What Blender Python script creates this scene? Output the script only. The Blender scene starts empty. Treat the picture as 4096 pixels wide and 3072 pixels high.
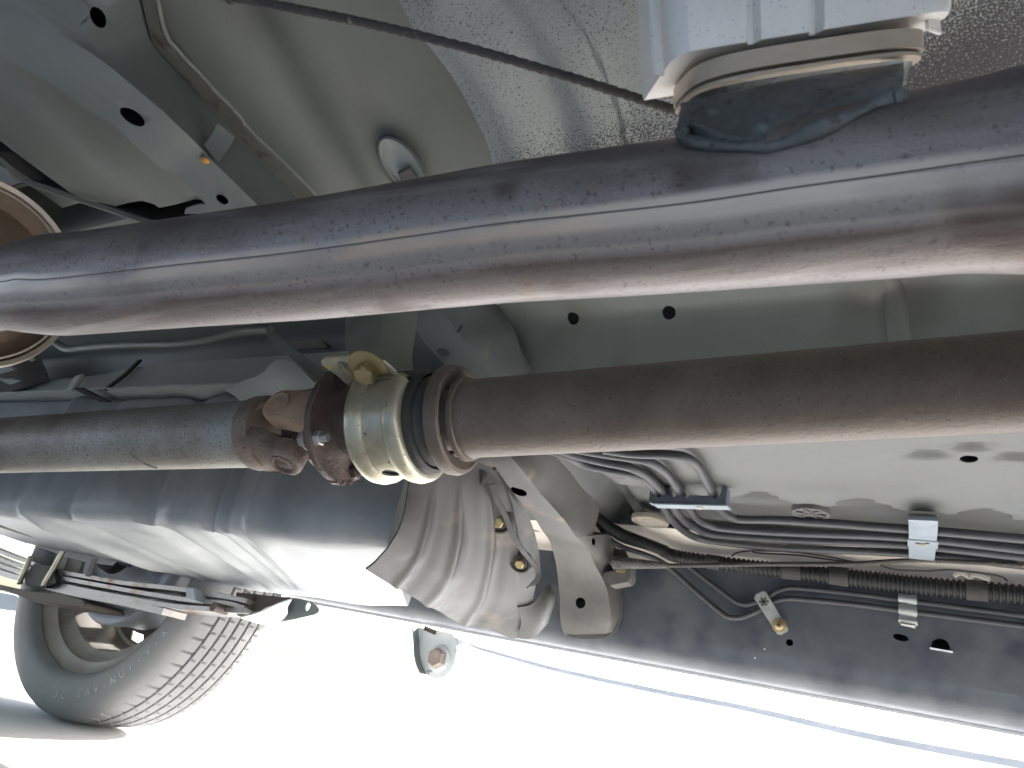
import bpy, bmesh, math, random
from mathutils import Vector, Matrix, noise
random.seed(7)
SC = bpy.context.scene
COL = SC.collection
V = Vector

# ------------------------------------------------------------------ camera, world, sun, exposure
FPX = 2800.0                       # focal length in pixels of the 4096 x 3072 frame
AX = V((0.86108026, -0.02611532, -0.50779796))   # vehicle forward  (camera: right, down, forward)
AY = V((0.46119729, 0.4606218, 0.75836971))      # vehicle lateral, away from the camera
AZ = V((0.21409774, -0.88721223, 0.40867666))    # up
EYE = V((0, 0, .26))
cam = bpy.data.cameras.new('camera'); camo = bpy.data.objects.new('camera', cam); COL.objects.link(camo)
cam.sensor_width = 36; cam.lens = FPX / 4096 * 36; cam.clip_start = .01; cam.clip_end = 500
R = V((AX.x, AY.x, AZ.x)); U = -V((AX.y, AY.y, AZ.y)); B = -V((AX.z, AY.z, AZ.z))
camo.matrix_world = Matrix(((R.x, U.x, B.x, EYE.x), (R.y, U.y, B.y, EYE.y), (R.z, U.z, B.z, EYE.z), (0, 0, 0, 1)))
cam.dof.use_dof = True; cam.dof.focus_distance = .85; cam.dof.aperture_fstop = 20
SC.camera = camo
EL = math.radians(29); AZ_ = math.radians(14)
w = bpy.data.worlds.new('World'); SC.world = w; w.use_nodes = True
nt = w.node_tree; bg = nt.nodes['Background']; sky = nt.nodes.new('ShaderNodeTexSky')
sky.sky_type = 'NISHITA'; sky.sun_disc = False; sky.sun_elevation = EL; sky.sun_rotation = AZ_
sky.air_density = 1; sky.dust_density = 2
nt.links.new(sky.outputs[0], bg.inputs[0]); bg.inputs[1].default_value = .15
sun = bpy.data.lights.new('sun', 'SUN'); so = bpy.data.objects.new('sun', sun); COL.objects.link(so)
sun.energy = 5; sun.angle = math.radians(.5); sun.color = (1, .975, .94)
so.rotation_euler = (-(math.pi / 2 - EL), 0, -AZ_); so.location = (0, 8, 8)
SC.view_settings.view_transform = 'Standard'; SC.view_settings.look = 'None'
SC.view_settings.exposure = 2.3; SC.view_settings.gamma = 1
SC.cycles.max_bounces = 10; SC.cycles.diffuse_bounces = 6; SC.cycles.glossy_bounces = 5
SC.cycles.use_denoising = True

# ------------------------------------------------------------------ points on known planes of the vehicle
def ray(px, py):
    d = V((px - 2048, py - 1536, FPX))
    return V((AX.dot(d), AY.dot(d), AZ.dot(d)))
def py_(px, py, y): d = ray(px, py); return EYE + d * ((y - EYE.y) / d.y)      # on the lateral plane y
def pz_(px, py, z): d = ray(px, py); return EYE + d * ((z - EYE.z) / d.z)      # at height z
def pd_(px, py, dep): return EYE + ray(px, py) * (dep / FPX)                   # at a distance
def cvec(r, d, f): v = V((r, d, f)); return V((AX.dot(v), AY.dot(v), AZ.dot(v))).normalized()

# ------------------------------------------------------------------ materials
MATS = {}
def mat(name, cols, scale=8, rough=(.5, .6), metal=0., bump=.1, bscale=60, stretch=(1, 1, 1), speck=None, spec=.5, coat=0, detail=6, dens=None):
    if name in MATS: return MATS[name]
    m = bpy.data.materials.new(name); m.use_nodes = True; MATS[name] = m
    t = m.node_tree; N = t.nodes; L = t.links; b = N['Principled BSDF']
    tc = N.new('ShaderNodeTexCoord'); mp = N.new('ShaderNodeMapping'); L.new(tc.outputs['Object'], mp.inputs[0])
    mp.inputs['Scale'].default_value = stretch
    n1 = N.new('ShaderNodeTexNoise'); n1.inputs['Scale'].default_value = scale; n1.inputs['Detail'].default_value = detail
    n1.inputs['Roughness'].default_value = .62
    L.new(mp.outputs[0], n1.inputs['Vector'])
    cr = N.new('ShaderNodeValToRGB'); L.new(n1.outputs[0], cr.inputs[0])
    e = cr.color_ramp.elements
    n = len(cols)
    while len(e) < n: e.new(.5)
    for i, c in enumerate(cols):
        e[i].position = .3 + .4 * i / max(1, n - 1); e[i].color = (*c, 1)
    col = cr.outputs[0]
    if speck:
        for (sc_, ssc, lo, hi) in speck:
            n2 = N.new('ShaderNodeTexNoise'); n2.inputs['Scale'].default_value = ssc; n2.inputs['Detail'].default_value = 2
            L.new(tc.outputs['Object'], n2.inputs['Vector'])
            src = n2.outputs[0]
            if dens:   # density of the specks varies along a direction of the part (dir, offset, gain)
                dp = N.new('ShaderNodeVectorMath'); dp.operation = 'DOT_PRODUCT'; L.new(tc.outputs['Object'], dp.inputs[0]); dp.inputs[1].default_value = dens[0]
                nb = N.new('ShaderNodeTexNoise'); nb.inputs['Scale'].default_value = 14; L.new(tc.outputs['Object'], nb.inputs['Vector'])
                mm = N.new('ShaderNodeMath'); mm.operation = 'MULTIPLY_ADD'; L.new(dp.outputs['Value'], mm.inputs[0]); mm.inputs[1].default_value = dens[2]; mm.inputs[2].default_value = dens[1]
                cl = N.new('ShaderNodeClamp'); L.new(mm.outputs[0], cl.inputs[0]); cl.inputs[1].default_value = -.03; cl.inputs[2].default_value = .22
                m3 = N.new('ShaderNodeMath'); m3.operation = 'MULTIPLY_ADD'; L.new(nb.outputs[0], m3.inputs[0]); m3.inputs[1].default_value = .22; L.new(cl.outputs[0], m3.inputs[2])
                m4 = N.new('ShaderNodeMath'); m4.operation = 'ADD'; L.new(m3.outputs[0], m4.inputs[0]); L.new(src, m4.inputs[1])
                m5 = N.new('ShaderNodeMath'); m5.operation = 'SUBTRACT'; L.new(m4.outputs[0], m5.inputs[0]); m5.inputs[1].default_value = .11
                src = m5.outputs[0]
            mr = N.new('ShaderNodeMapRange'); L.new(src, mr.inputs[0]); mr.inputs[1].default_value = lo; mr.inputs[2].default_value = hi
            mx = N.new('ShaderNodeMix'); mx.data_type = 'RGBA'; L.new(mr.outputs[0], mx.inputs[0]); L.new(col, mx.inputs[6]); mx.inputs[7].default_value = (*sc_, 1)
            col = mx.outputs[2]
    L.new(col, b.inputs['Base Color'])
    rr = N.new('ShaderNodeMapRange'); L.new(n1.outputs[0], rr.inputs[0]); rr.inputs[1].default_value = .3; rr.inputs[2].default_value = .7
    rr.inputs[3].default_value = rough[0]; rr.inputs[4].default_value = rough[1]; L.new(rr.outputs[0], b.inputs['Roughness'])
    b.inputs['Metallic'].default_value = metal; b.inputs['Specular IOR Level'].default_value = spec
    b.inputs['Coat Weight'].default_value = coat; b.inputs['Coat Roughness'].default_value = .15
    if bump:
        nb_ = N.new('ShaderNodeTexNoise'); nb_.inputs['Scale'].default_value = bscale; nb_.inputs['Detail'].default_value = 5
        L.new(mp.outputs[0], nb_.inputs['Vector'])
        bp = N.new('ShaderNodeBump'); bp.inputs['Strength'].default_value = bump; bp.inputs['Distance'].default_value = .002
        L.new(nb_.outputs[0], bp.inputs['Height']); L.new(bp.outputs[0], b.inputs['Normal'])
    return m

exh = mat('oxidised_exhaust_steel', [(0.155, 0.124, 0.108), (0.242, 0.217, 0.207), (0.294, 0.274, 0.267)], 11, (.40, .54), .45, .16, 700, (.8, 1.1, 1.1), speck=[((.30, .21, .14), 55, .64, .8), ((.11, .09, .085), 430, .58, .72), ((.36, .33, .31), 800, .63, .74), ((.10, .075, .065), 22, .60, .72)])
seamm = mat('bright_weld_seam', [(.22, .19, .165), (.36, .32, .29)], 25, (.38, .5), .6, .3, 200, (.2, 1, 1))
shaftm = mat('brown_shaft_steel', [(0.113, 0.084, 0.066), (0.154, 0.121, 0.097), (0.196, 0.160, 0.130)], 16, (.5, .65), .25, .35, 260, speck=[((.22, .19, .17), 900, .62, .74), ((.075, .06, .05), 330, .6, .8)])
rearm = mat('mottled_shaft_steel', [(0.104, 0.080, 0.071), (0.228, 0.215, 0.184), (0.314, 0.320, 0.296)], 8, (.4, .55), .35, .3, 220, speck=[((.12, .095, .075), 420, .56, .70)])
yokem = mat('rusty_forged_steel', [(0.106, 0.075, 0.057), (0.195, 0.150, 0.119), (0.265, 0.220, 0.182)], 30, (.6, .75), .15, .5, 260, speck=[((.09, .06, .045), 420, .6, .72)])
yoked = mat('dark_forged_steel', [(.05, .035, .03), (.10, .07, .06), (.15, .11, .095)], 30, (.5, .7), .2, .5, 260, speck=[((.20, .14, .1), 500, .62, .74)])
tanm = mat('tan_rusted_ear', [(0.214, 0.138, 0.088), (0.321, 0.221, 0.151), (0.393, 0.285, 0.205)], 30, (.65, .8), .05, .45, 260)
zinc = mat('yellow_zinc_plate', [(.33, .30, .215), (.46, .43, .33), (.53, .51, .42)], 24, (.3, .45), .7, .15, 220, speck=[((.18, .14, .09), 260, .68, .74)])
zincd = mat('brass_zinc_bolt', [(.34, .26, .13), (.48, .39, .22)], 60, (.35, .5), .7, .15, 300)
steel = mat('bolt_steel', [(.32, .3, .29), (.5, .48, .46)], 80, (.35, .5), .7, .2, 300)
rubber = mat('black_rubber', [(.022, .021, .021), (.045, .042, .04)], 30, (.55, .75), 0, .25, 300)
greyrub = mat('grey_dusty_rubber', [(.06, .057, .055), (.11, .105, .1)], 40, (.65, .8), 0, .3, 300)
floorn = mat('grey_green_floor_paint', [(0.146, 0.147, 0.126), (0.176, 0.177, 0.153), (0.194, 0.195, 0.168)], 5, (.45, .6), 0, .06, 300, speck=[((.13, .115, .09), 7, .54, .8), ((.10, .10, .09), 700, .66, .76)])
tunm = mat('sage_tunnel_paint', [(0.167, 0.184, 0.167), (0.212, 0.226, 0.209)], 4, (.45, .6), 0, .06, 300, speck=[((.12, .105, .085), 8, .55, .8), ((.08, .08, .075), 700, .67, .76)])
floorf = mat('pale_floor_sealer', [(0.095, 0.096, 0.090), (0.116, 0.118, 0.110), (0.127, 0.129, 0.122)], 7, (.5, .65), 0, .12, 220, speck=[((.12, .125, .13), 11, .54, .74), ((.2, .2, .19), 500, .68, .76)])
shieldm = mat('speckled_heat_shield', [(0.229, 0.238, 0.231), (0.299, 0.308, 0.299)], 6, (.45, .6), .15, .25, 330, speck=[((.03, .027, .03), 950, .585, .62)], dens=((.3, 1.5, -.2), .085, 2.2))
whitem = mat('aluminised_white', [(.74, .71, .66), (.84, .81, .77)], 12, (.4, .55), .1, .1, 200, speck=[((.25, .24, .23), 900, .67, .72), ((.5, .38, .25), 40, .74, .78)])
flangem = mat('beige_flange_steel', [(.42, .34, .26), (.56, .48, .38)], 30, (.35, .5), .35, .2, 220, (.3, 1, 1))
weldm = mat('dark_cast_collar', [(.07, .073, .072), (.105, .112, .11), (.15, .162, .158)], 40, (.45, .62), .3, .4, 420, speck=[((.20, .25, .24), 60, .62, .74), ((.05, .045, .045), 300, .6, .74)])
xmn = mat('galvanised_crossmember', [(0.109, 0.119, 0.114), (0.145, 0.156, 0.148), (0.170, 0.180, 0.173)], 10, (.42, .58), .15, .12, 260, speck=[((.25, .21, .17), 16, .66, .76), ((.15, .14, .13), 300, .68, .75)])
xmf = mat('dusty_grey_outrigger', [(0.090, 0.088, 0.081), (0.126, 0.123, 0.113), (0.153, 0.149, 0.140)], 12, (.5, .65), .05, .15, 260, speck=[((.22, .18, .14), 20, .64, .76)], spec=.25)
sillm = mat('slate_sill_paint', [(0.068, 0.076, 0.088), (0.093, 0.103, 0.114), (0.122, 0.128, 0.134)], 9, (.34, .5), .1, .1, 260, speck=[((.055, .062, .075), 16, .48, .72), ((.15, .155, .165), 700, .64, .76)], coat=.25)
creamm = mat('cream_with_light', [(.80, .72, .61), (.88, .81, .72)], 14, (.5, .65), 0, .1, 200)  # cream kept very pale to stand in for sunlight on the flange
tankm = mat('black_tank_plastic', [(0.205, 0.217, 0.226), (0.277, 0.291, 0.294), (0.339, 0.345, 0.343)], 9, (.42, .55), 0, .12, 300, speck=[((.2, .205, .21), 700, .66, .76)])
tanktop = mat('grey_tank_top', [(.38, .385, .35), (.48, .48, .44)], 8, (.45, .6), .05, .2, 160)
guardm = mat('dusty_guard_plastic', [(0.039, 0.037, 0.034), (0.058, 0.056, 0.052), (0.075, 0.072, 0.068)], 16, (.4, .55), 0, .2, 260, speck=[((.13, .105, .08), 18, .60, .78), ((.06, .056, .052), 500, .64, .74)], spec=.22)
pipem = mat('grey_coated_line', [(.042, .041, .045), (.062, .061, .066)], 30, (.4, .55), .1, .1, 300)
linem = mat('dark_brake_line', [(.035, .036, .04), (.06, .06, .065)], 30, (.4, .55), .1, .1, 300)
clampm = mat('blue_grey_clamp_plastic', [(.10, .12, .145), (.15, .175, .205)], 30, (.5, .65), 0, .15, 300)
clipm = mat('light_blue_clip', [(.19, .22, .25), (.26, .295, .325)], 40, (.45, .6), .05, .1, 300)
clipw = mat('pale_plated_clip', [(.34, .355, .335), (.44, .455, .43)], 40, (.4, .55), .25, .1, 300)
cond = mat('black_conduit', [(.009, .009, .0095), (.018, .0175, .017)], 30, (.5, .7), 0, .1, 300)
tapem = mat('dull_cloth_tape', [(.03, .029, .028), (.045, .043, .04)], 40, (.75, .9), 0, .3, 400)
cablem = mat('grimy_cable_sheath', [(.04, .034, .03), (.075, .062, .055)], 60, (.65, .8), 0, .5, 400, speck=[((.2, .15, .1), 200, .66, .75)])
mufm = mat('rusty_muffler_shell', [(.13, .085, .055), (.22, .155, .11)], 12, (.5, .7), .3, .25, 160)
mufr = mat('pale_muffler_rim', [(.42, .35, .27), (.58, .51, .42)], 20, (.4, .55), .35, .2, 200)
tyrem = mat('tyre_rubber', [(.14, .142, .146), (.19, .19, .188)], 14, (.6, .75), 0, .25, 200, speck=[((.13, .125, .115), 260, .64, .75)])
letm = mat('faded_white_lettering', [(.26, .275, .295), (.38, .395, .415)], 60, (.6, .75), 0, .2, 300)
rimm = mat('silver_wheel_paint', [(0.324, 0.300, 0.274), (0.417, 0.398, 0.367)], 12, (.28, .42), .45, .08, 200, speck=[((.22, .19, .16), 18, .62, .78)])
drumm = mat('blue_grey_drum', [(.22, .245, .275), (.32, .345, .375)], 16, (.45, .6), .25, .2, 200)
springm = mat('worn_spring_steel', [(.13, .12, .115), (.24, .23, .225), (.36, .35, .34)], 14, (.28, .45), .55, .2, 180, (.25, 1, 1), speck=[((.22, .11, .06), 16, .62, .72)])
darkm = mat('dark_underbody_steel', [(.022, .02, .019), (.045, .04, .037)], 16, (.6, .8), .05, .2, 200)
brownd = mat('dark_brown_axle', [(.05, .037, .03), (.09, .07, .058)], 14, (.55, .75), .1, .25, 180)
hosem = mat('pale_green_line', [(.11, .125, .105), (.16, .175, .15)], 20, (.4, .55), .1, .1, 200)
bodyw = mat('white_body_paint', [(.76, .77, .78), (.82, .83, .84)], 3, (.2, .3), 0, 0, 100, coat=.5)
stepb = mat('blue_grey_step_lip', [(.45, .49, .56), (.55, .59, .66)], 10, (.3, .4), .3, .05, 200)  # blue of the reflected sky put into the base colour
greenp = mat('dark_green_grey_plate', [(.10, .125, .12), (.15, .175, .17)], 18, (.45, .6), .1, .15, 200)
ground_m = mat('sunlit_concrete', [(.62, .62, .615), (.70, .70, .695), (.76, .76, .755)], 2.2, (.8, .9), 0, .3, 40, speck=[((.35, .34, .32), 60, .66, .76)])
orangem = mat('orange_rust_spot', [(.5, .2, .04), (.7, .32, .06)], 100, (.8, .9), 0, .2, 300)
yelm = mat('yellow_paint_dab', [(.55, .42, .05), (.65, .5, .08)], 100, (.5, .6), 0, .1, 300)

# ------------------------------------------------------------------ mesh helpers
WL = {}
def tag(o, label=None, cat=None, group=None, kind=None):
    if label: o['label'] = label
    if cat: o['category'] = cat
    if group: o['group'] = group
    if kind: o['kind'] = kind
    return o
def root(name, loc, label, cat, group=None):
    o = bpy.data.objects.new(name, None); COL.objects.link(o); o.location = loc; o.empty_display_size = .05
    WL[o] = V(loc); return tag(o, label, cat, group)
def mk(name, verts, faces, m, parent=None, angle=38, thick=0, recalc=True, cuts=None, bev=0, bev_angle=40, off=-1):
    bm = bmesh.new()
    vs = [bm.verts.new(v) for v in verts]
    for f in faces:
        try: bm.faces.new([vs[i] for i in f])
        except ValueError: pass
    return bmk(name, bm, m, parent, angle, thick, recalc, cuts, bev, bev_angle, off)
def bmk(name, bm, m, parent=None, angle=38, thick=0, recalc=True, cuts=None, bev=0, bev_angle=40, off=-1):
    if recalc: bmesh.ops.recalc_face_normals(bm, faces=bm.faces)
    if bev:
        es = [e for e in bm.edges if len(e.link_faces) == 2 and e.calc_face_angle(0) > math.radians(bev_angle)]
        bmesh.ops.bevel(bm, geom=es, offset=bev, segments=2, affect='EDGES', clamp_overlap=True)
    if thick:
        if not recalc: bmesh.ops.recalc_face_normals(bm, faces=bm.faces)
        bm.normal_update(); fs0 = bm.faces[:]; be = [e for e in bm.edges if len(e.link_faces) == 1]
        nv_ = {v: bm.verts.new(v.co - v.normal * thick) for v in bm.verts[:]}
        for f in fs0: bm.faces.new([nv_[v] for v in reversed(f.verts)])
        for e in be:
            l = e.link_loops[0]; a, b = l.vert, l.link_loop_next.vert; bm.faces.new((b, a, nv_[a], nv_[b]))
        if be: bmesh.ops.recalc_face_normals(bm, faces=bm.faces)
    me = bpy.data.meshes.new(name); bm.to_mesh(me); bm.free()
    me.materials.append(m)
    if cuts: me = boolean(me, cuts, len(me.polygons) > 20000)
    if parent is None:
        n = len(me.vertices); c = V()
        for v in me.vertices: c += v.co
        loc = c / max(1, n)
    else: loc = WL[parent]
    me.transform(Matrix.Translation(-loc))
    me.shade_smooth()
    me.set_sharp_from_angle(angle=math.radians(angle))
    o = bpy.data.objects.new(name, me); COL.objects.link(o)
    if parent is None: o.location = loc
    else: o.parent = parent
    WL[o] = V(loc)
    return o
def boolean(me, cutters, tol=False):
    bm = bmesh.new()
    for c in cutters: c(bm)
    cm = bpy.data.meshes.new('cut'); bmesh.ops.recalc_face_normals(bm, faces=bm.faces); bm.to_mesh(cm); bm.free()
    a = bpy.data.objects.new('a', me); b = bpy.data.objects.new('b', cm); COL.objects.link(a); COL.objects.link(b)
    md = a.modifiers.new('b', 'BOOLEAN'); md.object = b; md.operation = 'DIFFERENCE'; md.solver = 'FAST' if tol else 'EXACT'; md.use_self = not tol
    dg = bpy.context.evaluated_depsgraph_get(); dg.update()
    nm = bpy.data.meshes.new_from_object(a.evaluated_get(dg))
    bpy.data.objects.remove(a); bpy.data.objects.remove(b); bpy.data.meshes.remove(cm)
    if len(nm.polygons) < 4: return me
    nm.name = me.name; return nm
def basis(n, hint=V((0, 0, 1))):
    n = V(n).normalized()
    if abs(n.dot(hint)) > .95: hint = V((1, 0, 0))
    a = hint.cross(n).normalized(); return a, n.cross(a)
def cyl_cut(c, n, ra, rb=None, depth=.03, a=None, seg=24, back=.01):
    """elliptic cutter along n"""
    def f(bm):
        aa, bb = basis(n)
        if a is not None:
            aa = V(a).normalized(); bb = V(n).normalized().cross(aa)
        nn = V(n).normalized(); rb_ = rb or ra
        lo = []; hi = []
        for i in range(seg):
            t = 2 * math.pi * i / seg; p = V(c) + aa * (ra * math.cos(t)) + bb * (rb_ * math.sin(t))
            lo.append(bm.verts.new(p - nn * back)); hi.append(bm.verts.new(p + nn * depth))
        bm.faces.new(lo[::-1]); bm.faces.new(hi)
        for i in range(seg): bm.faces.new((lo[i], lo[(i + 1) % seg], hi[(i + 1) % seg], hi[i]))
    return f
def vcut(P, ra, rb, ang=0., depth=.03, back=.02):
    d = P - EYE; k = d.dot(V((AX.z, AY.z, AZ.z))) / FPX; t = math.radians(ang)
    return cyl_cut(P, d.normalized(), ra * k, rb * k, depth=depth, back=back, a=cvec(math.cos(t), math.sin(t), 0))
def crom(pts, n):
    pts = [V(p) for p in pts]
    if len(pts) == 2: return [pts[0].lerp(pts[1], i / n) for i in range(n + 1)]
    P = [pts[0] * 2 - pts[1]] + pts + [pts[-1] * 2 - pts[-2]]
    out = []; k = len(pts) - 1
    for i in range(n + 1):
        t = i / n * k; j = min(int(t), k - 1); u = t - j
        a, b, c, d = P[j:j + 4]
        out.append(.5 * (2 * b + (c - a) * u + (2 * a - 5 * b + 4 * c - d) * u * u + (3 * b - a - 3 * c + d) * u ** 3))
    return out
def ext(pts, d=.75): return pts + [pts[-1] + (pts[-1] - pts[-2]).normalized() * d]
def frames(pts):
    T = []
    for i in range(len(pts)):
        a = pts[max(0, i - 1)]; b = pts[min(len(pts) - 1, i + 1)]; T.append((b - a).normalized())
    n, _ = basis(T[0]); F = []
    for t in T:
        n = (n - t * n.dot(t)).normalized(); F.append((n, t.cross(n)))
    return F
def tube(name, pts, r, m, parent=None, seg=14, n=0, caps=True, rot=0, shape=None):
    pts = crom(pts, n) if n else [V(p) for p in pts]
    F = frames(pts); vs = []; fs = []
    for i, p in enumerate(pts):
        ri = r(i / (len(pts) - 1)) if callable(r) else (r[i] if isinstance(r, (list, tuple)) else r)
        for j in range(seg):
            a = 2 * math.pi * j / seg + rot
            k = shape(i, a) if shape else 1
            vs.append(p + (F[i][0] * math.cos(a) + F[i][1] * math.sin(a)) * ri * k)
    for i in range(len(pts) - 1):
        for j in range(seg):
            k = (j + 1) % seg; fs.append((i * seg + j, i * seg + k, (i + 1) * seg + k, (i + 1) * seg + j))
    if caps: fs += [tuple(range(seg))[::-1], tuple((len(pts) - 1) * seg + j for j in range(seg))]
    return mk(name, vs, fs, m, parent)
def ring_tube(name, c, n, r, rt, m, parent=None, a0=0, a1=2 * math.pi, seg=48, a=None):
    aa, bb = basis(n)
    if a is not None: aa = V(a).normalized(); bb = V(n).normalized().cross(aa)
    full = abs(a1 - a0) > 6.28
    k = seg if full else seg + 1
    vs = []; fs = []
    nn = V(n).normalized()
    for i in range(k):
        t = a0 + (a1 - a0) * i / seg; d = aa * math.cos(t) + bb * math.sin(t)
        for j in range(10):
            q = 2 * math.pi * j / 10; vs.append(V(c) + d * (r + rt * math.cos(q)) + nn * (rt * math.sin(q)))
    for i in range(seg):
        i2 = (i + 1) % k
        for j in range(10):
            j2 = (j + 1) % 10; fs.append((i * 10 + j, i2 * 10 + j, i2 * 10 + j2, i * 10 + j2))
    if not full: fs += [tuple(range(10)), tuple((k - 1) * 10 + j for j in range(10))[::-1]]
    return mk(name, vs, fs, m, parent)
def lathe(name, o, u, prof, m, parent=None, seg=64, closed=False, angle=38, dr=None, cuts=None, a0=0, a1=2 * math.pi, ref=None):
    """prof: (s along u, r). closed: the profile is a loop."""
    u = V(u).normalized(); aa, bb = basis(u)
    if ref is not None: aa = (V(ref) - u * u.dot(V(ref))).normalized(); bb = u.cross(aa)
    k = len(prof); vs = []; fs = []; full = a1 - a0 > 6.28
    ns = seg if full else seg + 1
    for i in range(ns):
        t = a0 + (a1 - a0) * i / seg; d = aa * math.cos(t) + bb * math.sin(t)
        for j, (s, r) in enumerate(prof):
            rr = r + (dr(i, j, t) if dr else 0)
            vs.append(V(o) + u * s + d * max(rr, 1e-5))
    for i in range(seg):
        i2 = (i + 1) % ns
        for j in range(k if closed else k - 1):
            j2 = (j + 1) % k; fs.append((i * k + j, i2 * k + j, i2 * k + j2, i * k + j2))
    if closed and not full: fs += [tuple(range(k)), tuple((ns - 1) * k + j for j in range(k))[::-1]]
    bm = bmesh.new(); bv = [bm.verts.new(v) for v in vs]
    for f in fs:
        try: bm.faces.new([bv[i] for i in f])
        except ValueError: pass
    bmesh.ops.remove_doubles(bm, verts=bm.verts, dist=2e-5)
    return bmk(name, bm, m, parent, angle, cuts=cuts)
def box(name, c, ax, m, parent=None, bev=.001, cuts=None):
    """c centre, ax three half-extent vectors"""
    vs = []
    for i in (-1, 1):
        for j in (-1, 1):
            for k in (-1, 1): vs.append(V(c) + V(ax[0]) * i + V(ax[1]) * j + V(ax[2]) * k)
    fs = [(0, 1, 3, 2), (4, 6, 7, 5), (0, 4, 5, 1), (2, 3, 7, 6), (0, 2, 6, 4), (1, 5, 7, 3)]
    return mk(name, vs, fs, m, parent, bev=bev, cuts=cuts)
def aabox(name, lo, hi, m, parent=None, bev=.001, cuts=None):
    lo = V(lo); hi = V(hi); h = (hi - lo) / 2
    return box(name, (lo + hi) / 2, ((h.x, 0, 0), (0, h.y, 0), (0, 0, h.z)), m, parent, bev, cuts)
def prism(name, outline, ext, m, parent=None, bev=.0008, cuts=None):
    n = len(outline); ext = V(ext); vs = [V(p) for p in outline] + [V(p) + ext for p in outline]
    fs = [tuple(range(n)), tuple(range(n, 2 * n))[::-1]] + [(i, (i + 1) % n, n + (i + 1) % n, n + i) for i in range(n)]
    return mk(name, vs, fs, m, parent, bev=bev, cuts=cuts, bev_angle=50)
def strip(name, pts, side, w, t, m, parent=None, n=0, bev=.0006, cuts=None):
    """rectangular bar swept along pts; side = width direction"""
    pts = crom(pts, n) if n else [V(p) for p in pts]
    vs = []; fs = []; side = V(side)
    for i, p in enumerate(pts):
        tt = (pts[min(len(pts) - 1, i + 1)] - pts[max(0, i - 1)]).normalized()
        s = (side - tt * side.dot(tt)).normalized(); q = tt.cross(s)
        ww = w(i / (len(pts) - 1)) if callable(w) else w
        for a, b in ((-1, -1), (1, -1), (1, 1), (-1, 1)): vs.append(p + s * (a * ww / 2) + q * (b * t / 2))
    for i in range(len(pts) - 1):
        for j in range(4): fs.append((i * 4 + j, i * 4 + (j + 1) % 4, i * 4 + 4 + (j + 1) % 4, i * 4 + 4 + j))
    fs += [(3, 2, 1, 0), tuple(len(vs) - 4 + j for j in range(4))]
    return mk(name, vs, fs, m, parent, bev=bev, cuts=cuts, bev_angle=55)
def patch(name, G, m, parent=None, nu=40, nv=40, relief=None, thick=.002, cuts=None, angle=38):
    """smooth sheet through a control grid of points G[row][col]"""
    rows = [crom(r, nv) for r in G]
    g = [crom([r[j] for r in rows], nu) for j in range(nv + 1)]      # g[j][i]
    vs = []
    for j in range(nv + 1):
        for i in range(nu + 1):
            p = g[j][i]
            if relief:
                a = g[j][min(nu, i + 1)] - g[j][max(0, i - 1)]; b = g[min(nv, j + 1)][i] - g[max(0, j - 1)][i]
                n = a.cross(b).normalized()
                if (EYE - p).dot(n) < 0: n = -n
                p = p + n * relief(j / nv, i / nu)
            vs.append(p)
    k = nu + 1
    fs = [(j * k + i, j * k + i + 1, (j + 1) * k + i + 1, (j + 1) * k + i) for j in range(nv) for i in range(nu)]
    return mk(name, vs, fs, m, parent, recalc=True, thick=thick, cuts=cuts, angle=angle)
def loft(name, secs, m, parent=None, closed=True, hollow=0, cuts=None, bev=0, angle=38, n=0):
    if n: 
        cols = [crom([s[i] for s in secs], n) for i in range(len(secs[0]))]; secs = [[c[i] for c in cols] for i in range(n + 1)]
    k = len(secs[0]); vs = [V(p) for s in secs for p in s]; fs = []
    for i in range(len(secs) - 1):
        for j in range(k if closed else k - 1):
            j2 = (j + 1) % k; fs.append((i * k + j, i * k + j2, (i + 1) * k + j2, (i + 1) * k + j))
    if closed: fs += [tuple(range(k))[::-1], tuple((len(secs) - 1) * k + j for j in range(k))]
    return mk(name, vs, fs, m, parent, thick=hollow, cuts=cuts, bev=bev, angle=angle)
def bolt(parent, c, n, r, h, m, wr=0, wt=.002, wm=None, name='bolt', stub=0):
    """hex head with a chamfered top, over a washer; n points out of the surface"""
    n = V(n).normalized()
    if wr: lathe('washer', c, n, [(0, 0), (0, wr), (wt * .7, wr), (wt, wr * .9), (wt, 0)], wm or m, parent, 32)
    aa, bb = basis(n); vs = []; c = V(c) + n * wt * (1 if wr else 0)
    o_ = random.random()
    for s, q in ((0, 1), (h * .8, 1), (h, .84)):
        for i in range(6): t = i * math.pi / 3 + o_; vs.append(c + n * s + (aa * math.cos(t) + bb * math.sin(t)) * r * q)
    fs = [tuple(range(6))[::-1], tuple(range(12, 18))]
    for l in (0, 6):
        for i in range(6): fs.append((l + i, l + (i + 1) % 6, l + 6 + (i + 1) % 6, l + 6 + i))
    b = mk(name, vs, fs, m, parent, angle=20)
    if stub: lathe('stud', c + n * h, n, [(0, 0), (0, r * .5), (stub, r * .5), (stub, 0)], m, parent, 16)
    return b
def sstep(a, b, x):
    t = min(1, max(0, (x - a) / (b - a))); return t * t * (3 - 2 * t)
def sheet(name, x0, x1, nx, y0, y1, ny, zf, m, parent, thick=.0016, cuts=None):
    vs = []
    for i in range(nx + 1):
        for j in range(ny + 1):
            x = x0 + (x1 - x0) * i / nx; y = y0 + (y1 - y0) * j / ny; vs.append(V((x, y, zf(x, y))))
    k = ny + 1
    fs = [(i * k + j, (i + 1) * k + j, (i + 1) * k + j + 1, i * k + j + 1) for i in range(nx) for j in range(ny)]
    return mk(name, vs, fs, m, parent, recalc=False, thick=thick, cuts=cuts)

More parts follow.
